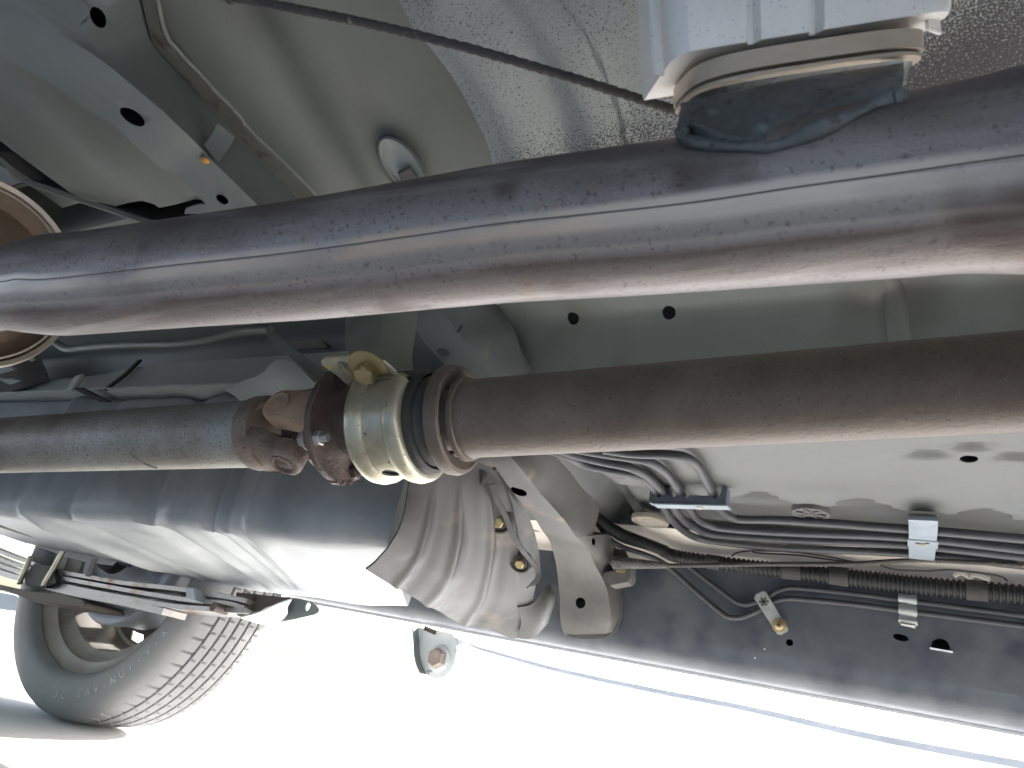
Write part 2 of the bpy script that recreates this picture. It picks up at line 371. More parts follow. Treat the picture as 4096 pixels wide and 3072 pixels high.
# ================================================================== SETTING
GZ = .012
gv = [V((-80, -80, GZ)), V((80, -80, GZ)), V((80, 80, GZ)), V((-80, 80, GZ))]
tag(mk('ground', gv, [(0, 1, 2, 3)], ground_m), kind='structure', label='sunlit pale concrete ground under and beyond the vehicle')

# ================================================================== FLOOR PAN (near floor, tunnel, far floor, body above)
fp = root('floor_pan', (0, .5, .62), 'painted floor pan of the vehicle with the tunnel above the brown shaft', 'floor pan')
def z_near(x, y):
    z = .640 - .010 * sstep(.0, .25, y) * sstep(-.2, -.5, x)
    z += .009 * math.exp(-((x + .395 + .25 * (y - .2)) / .022) ** 2)          # pressed groove beside the crossmember
    z -= .004 * sstep(.03, -.03, x + .33 + .3 * (y - .2)) * sstep(-.06, .0, x + .36 + .3 * (y - .2))
    z += .006 * math.exp(-((x + .68 + .1 * y) / .04) ** 2)
    # beyond the lip the sheet is set up into the dark
    z += .11 * max(sstep(-.752, -.765, x), sstep(0, .012, y - (.276 + (x + .74) * .16)) * sstep(-.50, -.57, x))
    return z
sheet('floor_panel', -1.02, 1.3, 200, -.48, .335, 70, z_near, floorn, fp)
def z_tun(x, y):
    d = abs(y - .53)
    z = .752 - .02 * (d / .2) ** 2 - (.119 if y > .53 else .082) * sstep(.165, .235, d)
    if y < .53: z += .125 * sstep(.15, .2, d) * sstep(-.5, -.57, x)
    z -= .012 * math.exp(-((x + .045) / .016) ** 2) * sstep(.0, .1, y - .53)   # pressed rib
    z += .006 * math.exp(-((x - .0) / .02) ** 2) * sstep(.0, .1, y - .53)
    return z
holes_t = [cyl_cut(py_(2301, 1270, .705), (0, .75, .66), .0085, depth=.03, back=.03), cyl_cut(py_(2680, 1248, .705), (0, .75, .66), .0085, depth=.03, back=.03)]
sheet('tunnel', -2.7, 1.3, 220, .30, .765, 70, z_tun, tunm, fp, cuts=holes_t)
wav0 = [(2700, 1955), (2790, 1985), (2870, 2015), (2950, 1990), (3040, 1968), (3090, 1985), (3140, 2010), (3240, 2035), (3330, 2030), (3380, 2005), (3450, 1998), (3520, 2020), (3600, 2045), (3720, 2050), (3800, 2062), (3870, 2045), (3930, 2032), (4000, 2050), (4060, 2085), (4140, 2085), (4300, 2090)]
wavp = [pz_(a, b, .6) for a, b in wav0]
def wav(x):
    if x <= wavp[0].x: return wavp[0].y
    for a, b in zip(wavp, wavp[1:]):
        if x <= b.x: return a.y + (b.y - a.y) * sstep(a.x, b.x, x)
    return wavp[-1].y
dimp = [(pz_(3710, 1822, .6), .022, .012), (pz_(3885, 1795, .6), .018, .011), (pz_(4080, 1835, .6), .024, .012)]
def z_far(x, y):
    z = .602
    yw = wav(x)
    if x > -.46: z += .026 * sstep(yw - .004, yw + .022, y)
    z += .0025 * noise.noise(V((x * 9, y * 9, 3)))
    for c, rx, ry in dimp: z += .009 * math.exp(-(((x - c.x) / rx) ** 4 + ((y - c.y) / ry) ** 4))
    # channel beside the crossmember
    z += .05 * math.exp(-((x + .448 + .12 * (y - .85)) / .026) ** 2) * sstep(.74, .8, y)
    z -= .018 * sstep(1.215, 1.235, y)
    return z
ch = pz_(3876, 1843, .6)
sheet('floor_panel', -2.7, 1.3, 400, .755, 1.232, 100, z_far, floorf, fp, cuts=[cyl_cut(ch, (0, 0, 1), .0105, .0085, depth=.03, back=.02)])
sheet('floor_edge', -2.7, 1.3, 60, 1.2335, 1.344, 6, lambda x, y: .612 + .004 * noise.noise(V((x * 20, y * 30, 0))), creamm, fp)
patch('floor_flange', [[V((x, 1.2470, .5525)), V((x, 1.2455, .572)), V((x, 1.226 - .006 * noise.noise(V((x * 14, 3, 0))), .592)), V((x, 1.203, .6055))] for x in [-.76 + .1 * k for k in range(21)]], creamm, fp, 120, 12)
rp_ = [V((-.047 + .004 * k, .60 + .02 * k, z_tun(-.3, .60 + .02 * k) + .002)) for k in range(9)]
tube('tunnel_rib', rp_, .0115, tunm, fp, seg=20, n=30)
# stamped marks and plugs
def grommet(c, n, r, m, tilt=None, spokes=False):
    g = lathe('drain_plug', c, n, [(-.006, 0), (-.006, r), (.0, r), (.0026, r * .96), (.0026, r * .82), (.0008, r * .78), (.0008, r * .45), (.002, r * .42), (.002, 0)], m, fp, 40)
    if spokes:
        aa, bb = basis(n)
        for k in range(3):
            t = k * math.pi / 3 + .3; d = aa * math.cos(t) + bb * math.sin(t); q = V(n).cross(d)
            box('plug_rib', V(c) + V(n) * .0018, (d * r * .75, q * .0016, V(n) * .0012), m, g, .0004)
    return g
grommet(pz_(2600, 2085, .599), (0, 0, -1), .033, mat('dusty_tan_plug', [(.22, .19, .15), (.32, .29, .24)], 30, (.6, .8), 0, .25, 200))
grommet(pz_(3243, 2050, .5965), (0, 0, -1), .026, greyrub, spokes=True)
# black half-round sealing pad beside the clamp
lathe('drain_plug', pz_(2462, 1895, .600), (0, 0, -1), [(-.002, 0), (-.002, .02), (.002, .018), (.002, 0)], greyrub, fp, 32)
def ell(ra, rb, z, n=48): return [pz_(1612 + ra * math.cos(t) * .60 + rb * math.sin(t) * .80, 668 + ra * math.cos(t) * .80 - rb * math.sin(t) * .60, z) for t in [2 * math.pi * k / n for k in range(n)]]
pl = loft('oval_plug', [ell(150, 72, .65), ell(150, 72, .6265), ell(140, 64, .6245), ell(132, 58, .6245), ell(126, 54, .6275), ell(20, 9, .6280)], mat('sage_plug', [(.25, .27, .25), (.33, .35, .33)], 20, (.45, .6), 0, .1, 200), fp)
rm = ell(143, 66, .6248)
tube('plug_rim', rm + rm[:1], .0016, greyrub, pl, seg=8)
loft('plug_clip', [[pz_(a, b, .627) for a, b in ((1590, 690), (1640, 660), (1680, 720), (1625, 760))], [pz_(a, b, .621) for a, b in ((1600, 695), (1640, 672), (1670, 715), (1630, 745))]], greyrub, pl)
# unseen body around and above the floor, built to shade the underside
def usec(x): return [V((x, a, b)) for a, b in ((-.56, .44), (-.52, .42), (-.50, .5), (-.50, 1.75), (1.345, 1.75), (1.345, .50), (1.375, .393), (1.395, .39), (1.405, .41), (1.42, .9), (1.38, 1.85), (-.54, 1.85))]
sheet('rear_floor', -2.72, -1.0, 60, -.51, .36, 30, lambda x, y: .70 + .004 * noise.noise(V((x * 8, y * 8, 0))), brownd, fp)
aabox('rear_bulkhead', (-2.74, -.505, .5), (-2.705, 1.34, 1.0), darkm, fp)
aabox('near_rail', (-3.0, -.515, .36), (1.6, -.482, .70), floorn, fp)
bs = loft('body_shell', [usec(-3.1), usec(1.9)], bodyw, fp, angle=30)
aabox('front_bulkhead', (1.3, -.49, .27), (1.34, 1.34, 1.74), darkm, fp)
aabox('rear_panel', (-3.09, -.49, .50), (-3.05, 1.34, 1.74), bodyw, fp)
# dark lower lip of the near floor where it ends above the pipe
lip = [(-180, 560), (0, 639), (82, 715), (253, 778), (506, 861), (640, 905), (900, 960)]
lp = [pz_(a, b, .628) for a, b in lip]
strip('floor_lip', lp, (0, 0, 1), .005, .003, floorn, fp, n=24)
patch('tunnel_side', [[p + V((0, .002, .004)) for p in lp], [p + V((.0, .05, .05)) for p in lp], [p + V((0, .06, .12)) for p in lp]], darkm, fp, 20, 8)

# ================================================================== HEAT SHIELD with black overspray
hse = [(1560, -180), (1610, 0), (1667, 108), (1755, 215), (1837, 335), (1907, 468), (1951, 563), (1977, 658), (2000, 760), (2030, 900)]
nr = 9
def hz(t): return .603 - .014 * t
G = []
for k in range(8):
    row = []
    for i, (a, b) in enumerate(hse):
        p = pz_(a, b, .606)
        q = p + V((.10 * k - .0 * k, 0, -.0005 * k))
        row.append(q)
    G.append(row)
hs_y0 = G[0][0].y
def hs_rel(u, v):   # v along x, u along y
    r = .007 * math.exp(-((v - .028 - .012 * u) / .024) ** 2) - .005 * math.exp(-((v - .073 - .015 * u) / .02) ** 2) + .004 * math.exp(-((v - .10 - .02 * u) / .022) ** 2)
    r += -.0022 * math.exp(-((v - .117 - .03 * u) / .003) ** 2) + .0014 * math.exp(-((v - .124 - .03 * u) / .004) ** 2)
    return r
tag(patch('heat_shield', G, shieldm, None, 260, 60, hs_rel, .0012), 'pale heat shield speckled with black overspray between the cable and the exhaust pipe', 'heat shield')

# ================================================================== EXHAUST PIPE
ctr = [(-900, 1275, 300), (-420, 1222, 330), (-130, 1186, 325), (0, 1163, 322), (120, 1150, 372), (240, 1140, 412), (370, 1131, 414), (740, 1092, 441), (1222, 1042, 482), (1722, 977, 525), (2037, 936, 556), (2407, 899, 590), (2778, 860, 622), (3200, 803, 680), (3611, 750, 731), (3852, 718, 762), (4096, 688, 828), (4500, 640, 940), (5200, 560, 1150)]
epts = []; erad = []
for (x, y, wd) in ctr:
    d = 190 / (390 + .085 * max(x, -900))
    epts.append(pd_(x, y, d)); erad.append(d * wd / 2 / FPX * .982)
EP = crom(epts, 120); ER = [v.x for v in crom([V((r, 0, 0)) for r in erad], 120)]
ex = root('exhaust_pipe', epts[9], 'fat rusty exhaust pipe crossing the whole picture below the heat shield', 'exhaust pipe')
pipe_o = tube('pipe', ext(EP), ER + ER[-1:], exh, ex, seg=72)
def on_pipe(i, ang, extra=0):   # ang from the direction facing the camera, positive = down in the picture
    p = EP[i]; t = (EP[min(120, i + 1)] - EP[max(0, i - 1)]).normalized()
    c = (EYE - p); c = (c - t * c.dot(t)).normalized(); dn = t.cross(c)
    if dn.z > 0: dn = -dn
    d = c * math.cos(ang) + dn * math.sin(ang)
    return p + d * (ER[i] + extra), d
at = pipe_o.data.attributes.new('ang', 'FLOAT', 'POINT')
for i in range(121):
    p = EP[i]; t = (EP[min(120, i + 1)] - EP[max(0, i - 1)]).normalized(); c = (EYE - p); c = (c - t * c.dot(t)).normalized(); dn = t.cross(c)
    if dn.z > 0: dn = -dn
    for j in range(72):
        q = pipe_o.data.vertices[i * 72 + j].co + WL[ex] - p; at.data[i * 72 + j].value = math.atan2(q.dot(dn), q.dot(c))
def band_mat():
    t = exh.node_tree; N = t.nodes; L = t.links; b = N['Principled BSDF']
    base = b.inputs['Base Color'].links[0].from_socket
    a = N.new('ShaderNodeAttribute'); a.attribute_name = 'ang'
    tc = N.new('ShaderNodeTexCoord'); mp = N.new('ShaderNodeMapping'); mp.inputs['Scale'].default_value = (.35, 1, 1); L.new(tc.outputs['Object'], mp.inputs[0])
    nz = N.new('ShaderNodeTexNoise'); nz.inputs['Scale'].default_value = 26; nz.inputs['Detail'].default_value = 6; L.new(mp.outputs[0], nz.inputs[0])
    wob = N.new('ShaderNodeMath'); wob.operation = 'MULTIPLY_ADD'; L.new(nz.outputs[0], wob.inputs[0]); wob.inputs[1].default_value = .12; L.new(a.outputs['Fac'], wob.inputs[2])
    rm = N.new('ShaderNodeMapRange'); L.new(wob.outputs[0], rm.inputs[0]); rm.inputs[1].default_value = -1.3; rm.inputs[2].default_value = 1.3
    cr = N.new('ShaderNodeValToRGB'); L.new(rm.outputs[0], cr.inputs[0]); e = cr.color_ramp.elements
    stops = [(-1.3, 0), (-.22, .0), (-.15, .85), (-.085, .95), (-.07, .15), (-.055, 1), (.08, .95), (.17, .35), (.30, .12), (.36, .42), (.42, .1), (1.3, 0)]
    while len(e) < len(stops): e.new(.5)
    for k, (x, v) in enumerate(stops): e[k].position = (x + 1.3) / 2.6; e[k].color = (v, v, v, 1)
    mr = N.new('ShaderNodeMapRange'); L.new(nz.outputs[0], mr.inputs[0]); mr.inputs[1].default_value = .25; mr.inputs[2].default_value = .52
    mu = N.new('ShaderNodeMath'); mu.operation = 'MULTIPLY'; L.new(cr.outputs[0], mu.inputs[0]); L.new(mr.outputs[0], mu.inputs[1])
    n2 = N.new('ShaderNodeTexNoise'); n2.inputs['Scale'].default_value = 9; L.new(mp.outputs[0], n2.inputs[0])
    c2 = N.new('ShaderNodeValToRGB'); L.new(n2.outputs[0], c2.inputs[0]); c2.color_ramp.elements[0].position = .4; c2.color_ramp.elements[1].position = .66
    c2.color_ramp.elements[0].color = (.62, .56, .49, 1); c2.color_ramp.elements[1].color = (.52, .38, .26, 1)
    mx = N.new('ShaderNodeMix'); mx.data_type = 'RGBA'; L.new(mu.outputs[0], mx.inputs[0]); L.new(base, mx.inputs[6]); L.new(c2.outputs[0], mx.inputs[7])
    # dark brown streaks lower on the pipe, painted shade along its upper side
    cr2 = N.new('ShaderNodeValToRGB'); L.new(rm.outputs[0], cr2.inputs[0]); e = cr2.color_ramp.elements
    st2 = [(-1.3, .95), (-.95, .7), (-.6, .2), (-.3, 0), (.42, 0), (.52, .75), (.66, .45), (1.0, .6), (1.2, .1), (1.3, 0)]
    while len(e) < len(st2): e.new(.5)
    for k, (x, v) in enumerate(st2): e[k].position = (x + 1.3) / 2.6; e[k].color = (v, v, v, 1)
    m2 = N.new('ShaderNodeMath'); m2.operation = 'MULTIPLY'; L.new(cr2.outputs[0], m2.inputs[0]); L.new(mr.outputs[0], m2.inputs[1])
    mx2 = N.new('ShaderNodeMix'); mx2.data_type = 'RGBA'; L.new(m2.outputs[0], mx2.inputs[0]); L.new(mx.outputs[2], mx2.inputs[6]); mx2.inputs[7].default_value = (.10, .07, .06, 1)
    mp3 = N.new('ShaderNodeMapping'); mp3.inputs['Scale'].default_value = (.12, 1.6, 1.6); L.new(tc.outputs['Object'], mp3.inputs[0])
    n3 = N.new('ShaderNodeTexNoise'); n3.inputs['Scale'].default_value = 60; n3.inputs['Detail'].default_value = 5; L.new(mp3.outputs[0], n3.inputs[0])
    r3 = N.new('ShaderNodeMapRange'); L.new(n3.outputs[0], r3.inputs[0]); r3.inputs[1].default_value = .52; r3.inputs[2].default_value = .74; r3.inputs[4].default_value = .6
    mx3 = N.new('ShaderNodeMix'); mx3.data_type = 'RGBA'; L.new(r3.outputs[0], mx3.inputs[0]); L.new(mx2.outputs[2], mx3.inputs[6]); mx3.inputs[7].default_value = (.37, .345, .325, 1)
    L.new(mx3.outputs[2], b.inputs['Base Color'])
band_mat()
pts = [on_pipe(i, -.145, -.0006)[0] for i in range(26, 121)]
tube('weld_seam', pts, .0007, brownd, ex, seg=8)
# swaged joint ring near the left end
i0 = min(range(121), key=lambda i: (EP[i] - pd_(150, 1147, .467)).length)
t0 = (EP[i0 + 1] - EP[i0 - 1]).normalized()
# branch collar cast onto the pipe, with its bolted flange
SD = .318
def sec(cx, cy, hw, hd, dep, sk=0., n=40, tilt=-.145, wob=0.):
    """rounded-oblong ring lying across the branch: hw half-width along the pipe (px), hd half-depth (m)"""
    out = []; c = pd_(cx, cy, dep); a = (pd_(cx + 100, cy + tilt * 100, dep) - c) / 100
    up = cvec(.145, -1, -.12); al = a.normalized(); dd = up.cross(al)
    for i in range(n):
        t = 2 * math.pi * i / n; co = math.cos(t); si = math.sin(t); e = .55
        q = c + a * (hw * math.copysign(abs(co) ** e, co)) + dd * (hd * math.copysign(abs(si) ** e, si))
        if wob: q = q + dd * wob * noise.noise(q * 60) + a * (30 * noise.noise(q * 50 + V((5, 0, 0))))
        out.append(q)
    return out
def pipe_hit(px, py):
    d = ray(px, py).normalized(); t = .18
    while t < .6:
        q = EYE + d * t; m = min(range(121), key=lambda i: (EP[i] - q).length_squared)
        a, b = EP[max(0, m - 1)], EP[min(120, m + 1)]; ab = b - a; k = max(0, min(1, (q - a).dot(ab) / ab.length_squared))
        if (q - a - ab * k).length < ER[m]: return q
        t += .0008
    return None
def dep(p): return (p - EYE).dot(V((AX.z, AY.z, AZ.z)))
bead = [(2712, 520), (2760, 570), (2880, 594), (3000, 606), (3090, 612), (3180, 590), (3290, 545), (3400, 500), (3500, 445), (3570, 415), (3612, 398)]
bd = crom([V((a, b, 0)) for a, b in bead], 24); bw_ = []
for q in bd:
    h = pipe_hit(q.x, q.y); bw_.append([q.x, q.y, dep(h) if h else None])
ok_ = [k for k in range(25) if bw_[k][2]]
for k in range(25):
    if not bw_[k][2]: bw_[k][2] = bw_[min(ok_, key=lambda m: abs(m - k))][2]
tops = [(2722 + (3616 - 2722) * k / 24, 412 + (250 - 412) * k / 24 - 14 * math.sin(math.pi * k / 24), .2865 + .012 * (abs(k - 12) / 12) ** 3) for k in range(25)]
G = []
for (ax, ay, ad), (bx, by, bdp) in zip(tops, bw_):
    col = []
    for f in (0, .25, .5, .75, .93, 1.0):
        k = f + .0
        col.append(pd_(ax + (bx - ax) * k, ay + (by - ay) * k, ad + (bdp - ad) * k - .0035 * math.sin(math.pi * min(1, f / .95)) ** .7 - (.002 if f == .93 else 0) + (.003 if f == 1 else 0)))
    G.append(col)
def crel(u, v):
    r = .0030 * noise.noise(V((u * 3, v * 6, 2))) + .0007 * noise.noise(V((u * 12, v * 30, 7)))
    r += .0026 * math.exp(-((u - .42 - .25 * math.sin(v * 5)) / .06) ** 2) * sstep(.75, .5, v) + .0036 * math.exp(-((u - .80 + .10 * v) / .09) ** 2)
    r -= .003 * math.exp(-((u - .62 - .1 * math.sin(v * 7)) / .07) ** 2)
    return r * sstep(0, .1, u) * sstep(1.02, .9, u)
patch('branch_collar', G, weldm, ex, 120, 50, crel, .0006, angle=120)
loft('collar_core', [sec(3165, 420, 420, .022, SD + .004), sec(3165, 310, 430, .030, SD)], weldm, ex, angle=60)
fl = loft('flange', [sec(3165, 332, 432, .030, SD + .001), sec(3165, 326, 446, .034, SD), sec(3165, 258, 446, .034, SD), sec(3165, 250, 436, .031, SD)], flangem, ex, angle=30)
loft('flange_gasket', [sec(3165, 352, 441, .0325, SD), sec(3165, 338, 441, .0325, SD)], flangem, ex, angle=30)
loft('flange_neck', [sec(3165, 262, 330, .022, SD + .002), sec(3170, 60, 330, .022, SD + .01)], darkm, ex)

# white shield box above the flange
CV = root('shield_box', pd_(3160, 120, .32), 'white ribbed aluminium shield box on top of the beige flange', 'shield box')
def wsec(cx, cy, hw, hd, dep, tilt=-.16):
    out = []; c = pd_(cx, cy, dep); a = (pd_(cx + 100, cy + tilt * 100, dep) - c) / 100
    al = a.normalized(); up = cvec(.16, -1, -.10); dd = up.cross(al)
    if dd.dot(EYE - c) < 0: dd = -dd
    prof = [(-1, -1), (-1, .72), (-.96, .9), (-.9, .98), (-.62, 1), (-.50, 1), (-.47, .88), (-.43, .88), (-.40, 1), (-.06, 1), (-.03, .86), (.01, .86), (.04, 1), (.80, 1), (.9, .97), (.97, .86), (1, .7), (1, -1)]
    for u, v in prof: out.append(c + a * (hw * u) + dd * (hd * v))
    return out
loft('box_wall', [wsec(3145, 235, 512, .034, .322), wsec(3145, 215, 516, .035, .322), wsec(3140, 60, 520, .036, .323), wsec(3135, -320, 530, .036, .325)], whitem, CV, angle=32)
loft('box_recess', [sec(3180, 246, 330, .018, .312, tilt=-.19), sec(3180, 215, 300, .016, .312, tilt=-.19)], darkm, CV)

strip('box_side_flange', [pd_(2636, 300, .297), pd_(2622, 120, .302), pd_(2612, -150, .312)], cvec(1, .1, .5), .006, .0016, whitem, CV, n=10)
strip('box_side_flange', [pd_(3735, 130, .30), pd_(3728, 60, .302), pd_(3715, -120, .31)], cvec(1, .1, .4), .009, .0016, whitem, CV, n=10)

# ================================================================== MUFFLER
MC = pd_(-95, 1085, .66); MU = V((1, .05, .03)).normalized()
mu = root('muffler', MC, 'rust brown muffler end with a pale folded rim at the left edge', 'muffler')
lathe('shell', MC, MU, [(-.5, 0), (-.5, .086), (-.02, .087), (-.004, .087)], mufm, mu, 72)
lathe('end_cap', MC, MU, [(-.006, .0852), (.001, .083), (-.004, .078), (-.006, .07), (.004, .05), (.006, 0)], mufm, mu, 72)
lathe('rim', MC, MU, [(-.014, .087), (-.014, .092), (.002, .093), (.006, .091), (.004, .087), (-.002, .086)], mufr, mu, 80, closed=True)
lathe('rim_groove', MC, MU, [(.001, .0845), (.001, .0825), (.0035, .0825), (.0035, .0845)], mufr, mu, 80, closed=True)

# ================================================================== PARKING CABLE over the pipe
cpts = [pz_(a, b, z) for a, b, z in ((640, -90, .604), (830, -30, .602), (960, -5, .600), (1180, 35, .597), (1500, 100, .590), (1900, 200, .582), (2300, 315, .578), (2650, 425, .574), (2800, 470, .572), (2950, 530, .568))]
tag(tube('brake_cable', cpts, .0026, cablem, None, seg=14, n=260, shape=lambda i, a: 1 + .10 * math.sin(i * 1.9 + a) + .10 * noise.noise(V((i * .7, a, 0)))), 'grimy dark cable slanting across the speckled heat shield', 'cable')
tag(tube('wire', [pd_(a, b, .47) for a, b in ((840, -60), (880, -25), (920, 10), (945, -15))], .0013, linem, None, seg=8, n=20), 'short bent wire end at the top edge beside the grimy cable', 'wire')

# ================================================================== CROSSMEMBERS
nb = [(-260, 130, -160, -120, 330, -360), (0, 232, 0, 20, 520, -190), (190, 323, 285, 177, 560, -60), (297, 405, 365, 228, 608, 145), (354, 443, 443, 285, 660, 220), (462, 506, 570, 392, 740, 304), (544, 589, 640, 450, 800, 372), (646, 674, 735, 540, 880, 455), (684, 684, 778, 582, 915, 495), (715, 709, 842, 652, 960, 550), (873, 864, 1025, 829, 1215, 798), (985, 985, 1140, 950, 1330, 920)]
secs = []
for i, (ax, ay, bx, by, cx, cy) in enumerate(nb):
    zb = .566 if i < 7 else (.568 if i == 7 else .571)
    a = pz_(ax, ay, zb); b = pz_(bx, by, zb); c = pz_(cx, cy, .634)
    secs.append([a, a.lerp(b, .5), a.lerp(b, .86), b + V((0, 0, .0025)), b.lerp(c, .12) , b.lerp(c, .5), b.lerp(c, .93), c, c + V((.002, 0, .03)), a + V((-.004, 0, .05))])
nx = root('crossmember', pz_(620, 400, .57), 'galvanised crossmember with two big holes slanting down from the top left corner', 'crossmember')
nd = V((0, 0, 1)); ns = V((-.75, -.1, .66)).normalized()
loft('beam', secs, xmn, nx, hollow=.0015, angle=50, cuts=[vcut(pz_(530, 468, .566), 58, 31, 33, .012, .012), vcut(pz_(393, 70, .600), 45, 32, 68, .022, .03), vcut(pz_(889, 798, .571), 27, 17, 33, .012, .012)])
fl1 = crom([pz_(q[4], q[5], .630) for q in nb], 60); fl2 = crom([pz_(q[4] + 46, q[5] - 18, .629) for q in nb], 60)
mk('flange', [p for p in fl1] + [p for p in fl2], [(k, k + 1, 62 + k, 61 + k) for k in range(60)], mat('grimy_flange', [(.13, .12, .10), (.19, .18, .155)], 14, (.6, .75), 0, .3, 260, speck=[((.08, .065, .05), 60, .55, .7)]), nx, thick=.0015)
tube('seam_sealer', [p + V((.002, 0, -.0005)) for p in fl2], .0016, mat('seam_sealer_grey', [(.16, .155, .135), (.24, .235, .21)], 40, (.6, .75), 0, .3, 260), nx, seg=8, shape=lambda k, a: 1 + .25 * noise.noise(V((k * .6, a, 4))))
strip('seam_patch', [pz_(905, 520, .600), pz_(875, 570, .588), pz_(845, 615, .575)], (0, .8, -.5), .016, .0015, xmn, nx, n=8)
lathe('rust_spot', pz_(818, 646, .5695), (0, 0, -1), [(-.001, 0), (-.001, .0035), (.0006, .002), (.0006, 0)], orangem, nx, 9)
patch('floor_patch', [[pz_(745, 830, .626), pz_(800, 812, .626), pz_(890, 815, .626)], [pz_(742, 850, .626), pz_(800, 850, .625), pz_(890, 860, .626)]], xmn, nx, 8, 8)

fx = root('crossmember', py_(2250, 2200, 1.1), 'dusty grey crossmember outrigger running from the golden bearing bracket to the sill', 'crossmember')
# left edge, fold, upper edge (px, py, y)
fb = [((1640, 1600, .68), (1800, 1590, .68), (1880, 1585, .70)), ((1780, 1730, .70), (1930, 1720, .71), (2005, 1715, .725)), ((1901, 1851, .75), (2047, 1838, .745), (2123, 1838, .765)), ((1990, 1958, .86), (2142, 1958, .85), (2225, 1955, .87)), ((2117, 2047, .98), (2256, 2085, .97), (2312, 2060, .99)), ((2172, 2127, 1.06), (2303, 2152, 1.05), (2372, 2140, 1.07))]
secs = []
for (a, b, c) in fb:
    a = py_(*a); b = py_(*b); c = py_(c[0], c[1], c[2] + .045)
    up = V((0, .01, .05))
    secs.append([a, a.lerp(b, .5), a.lerp(b, .85), b + V((0, 0, .002)), b.lerp(c, .15), b.lerp(c, .55), c, c + up, a + up])
def ncut(px, py, y, r1, r2, a=cvec(.9, .42, .1)): return cyl_cut(py_(px, py, y), (0, .35, .94), r1, r2, depth=.03, back=.03, a=a)
loft('beam', secs, xmf, fx, hollow=.0015, angle=45, n=24, cuts=[vcut(py_(2075, 1966, .868), 34, 15, 22), vcut(py_(2164, 2055, 1.0), 15, 6, 14)])
ob = [((2169, 2122, 1.068), (2305, 2150, 1.058), (2380, 2140, 1.075)), ((2199, 2167, 1.13), (2345, 2205, 1.12), (2430, 2235, 1.14)), ((2224, 2256, 1.185), (2385, 2275, 1.165), (2466, 2300, 1.195)), ((2237, 2370, 1.215), (2425, 2360, 1.195), (2484, 2370, 1.232)), ((2243, 2490, 1.236), (2440, 2470, 1.215), (2484, 2455, 1.246)), ((2258, 2540, 1.246), (2420, 2535, 1.236), (2462, 2525, 1.247))]
secs = []
for (a, b, c) in ob:
    a = py_(*a); b = py_(*b); c = py_(c[0], c[1], min(1.248, c[2] + .04)); up = V((0, .06, .02))
    secs.append([a, a.lerp(b, .5), a.lerp(b, .85), b + V((0, 0.001, .002)), b.lerp(c, .15), b.lerp(c, .55), c, c + up, a + up])
loft('outrigger', secs, xmf, fx, hollow=.0015, angle=45, n=24, cuts=[vcut(py_(2241, 2140, 1.105), 23, 9, 14), vcut(py_(2374, 2167, 1.10), 7, 15, 0), vcut(py_(2322, 2412, 1.215), 20, 21, 0)])
fo = [(2234, 2420), (2243, 2496), (2262, 2535), (2300, 2553), (2345, 2560), (2427, 2553), (2471, 2525), (2490, 2470), (2494, 2380)]
prism('sill_foot', [py_(a, b, 1.2475) for a, b in fo], (0, -.0035, 0), xmf, fx)
lathe('foot_dimple', py_(2330, 2515, 1.2435), (0, -1, 0), [(-.001, 0), (-.001, .007), (.0005, .006), (.0003, 0)], darkm, fx, 20)
# upper length across the tunnel wall
ub = [((1560, 1150, .60), (1720, 1180, .58), (1850, 1180, .60)), ((1640, 1260, .625), (1800, 1290, .60), (1895, 1265, .62)), ((1690, 1360, .64), (1860, 1370, .615), (1955, 1360, .635)), ((1770, 1450, .655), (1915, 1450, .635), (1985, 1450, .65)), ((1830, 1540, .67), (1965, 1520, .655), (2030, 1530, .67))]
secs = []
for (a, b, c) in ub:
    a = py_(*a); b = py_(*b); c = py_(*c); up = V((0, .05, .045))
    secs.append([a, a.lerp(b, .5), a.lerp(b, .85), b + V((0, .001, .002)), b.lerp(c, .2), b.lerp(c, .6), c, c + up, a + up])
loft('tunnel_bow', secs, xmn, fx, hollow=.0015, angle=45, n=20, cuts=[vcut(py_(1772, 1408, .655), 26, 14, 18, .03, .05)])
strip('slot_mark', [py_(1828, 1330, .605), py_(1840, 1315, .605), py_(1848, 1300, .606)], (0, .3, -1), .003, .002, darkm, fx)
# cable bracket on the outrigger
cb = root('cable_bracket', py_(2470, 2290, 1.19), 'dusty folded bracket with yellow clips holding the corrugated cable end on the outrigger', 'bracket')
prism('bracket_plate', [py_(a, b, 1.185) for a, b in ((2402, 2304), (2412, 2290), (2505, 2272), (2522, 2255), (2522, 2310), (2510, 2328), (2440, 2342), (2425, 2330))], (0, .03, .0), xmf, cb)
prism('bracket_back', [py_(a, b, 1.205) for a, b in ((2406, 2225), (2440, 2190), (2500, 2200), (2524, 2255), (2500, 2275), (2410, 2296))], (0, .003, 0), darkm, cb)
prism('cable_clip', [py_(a, b, 1.18) for a, b in ((2472, 2222), (2505, 2228), (2500, 2240), (2470, 2238))], (0, .008, 0), zincd, cb)
prism('cable_clip', [py_(a, b, 1.18) for a, b in ((2463, 2266), (2500, 2275), (2495, 2290), (2462, 2285))], (0, .008, 0), zincd, cb)
prism('bracket_ear', [py_(a, b, 1.14) for a, b in ((2285, 1994), (2315, 1992), (2340, 2010), (2400, 2085), (2385, 2095), (2318, 2030))], (0, .02, .01), xmf, cb)

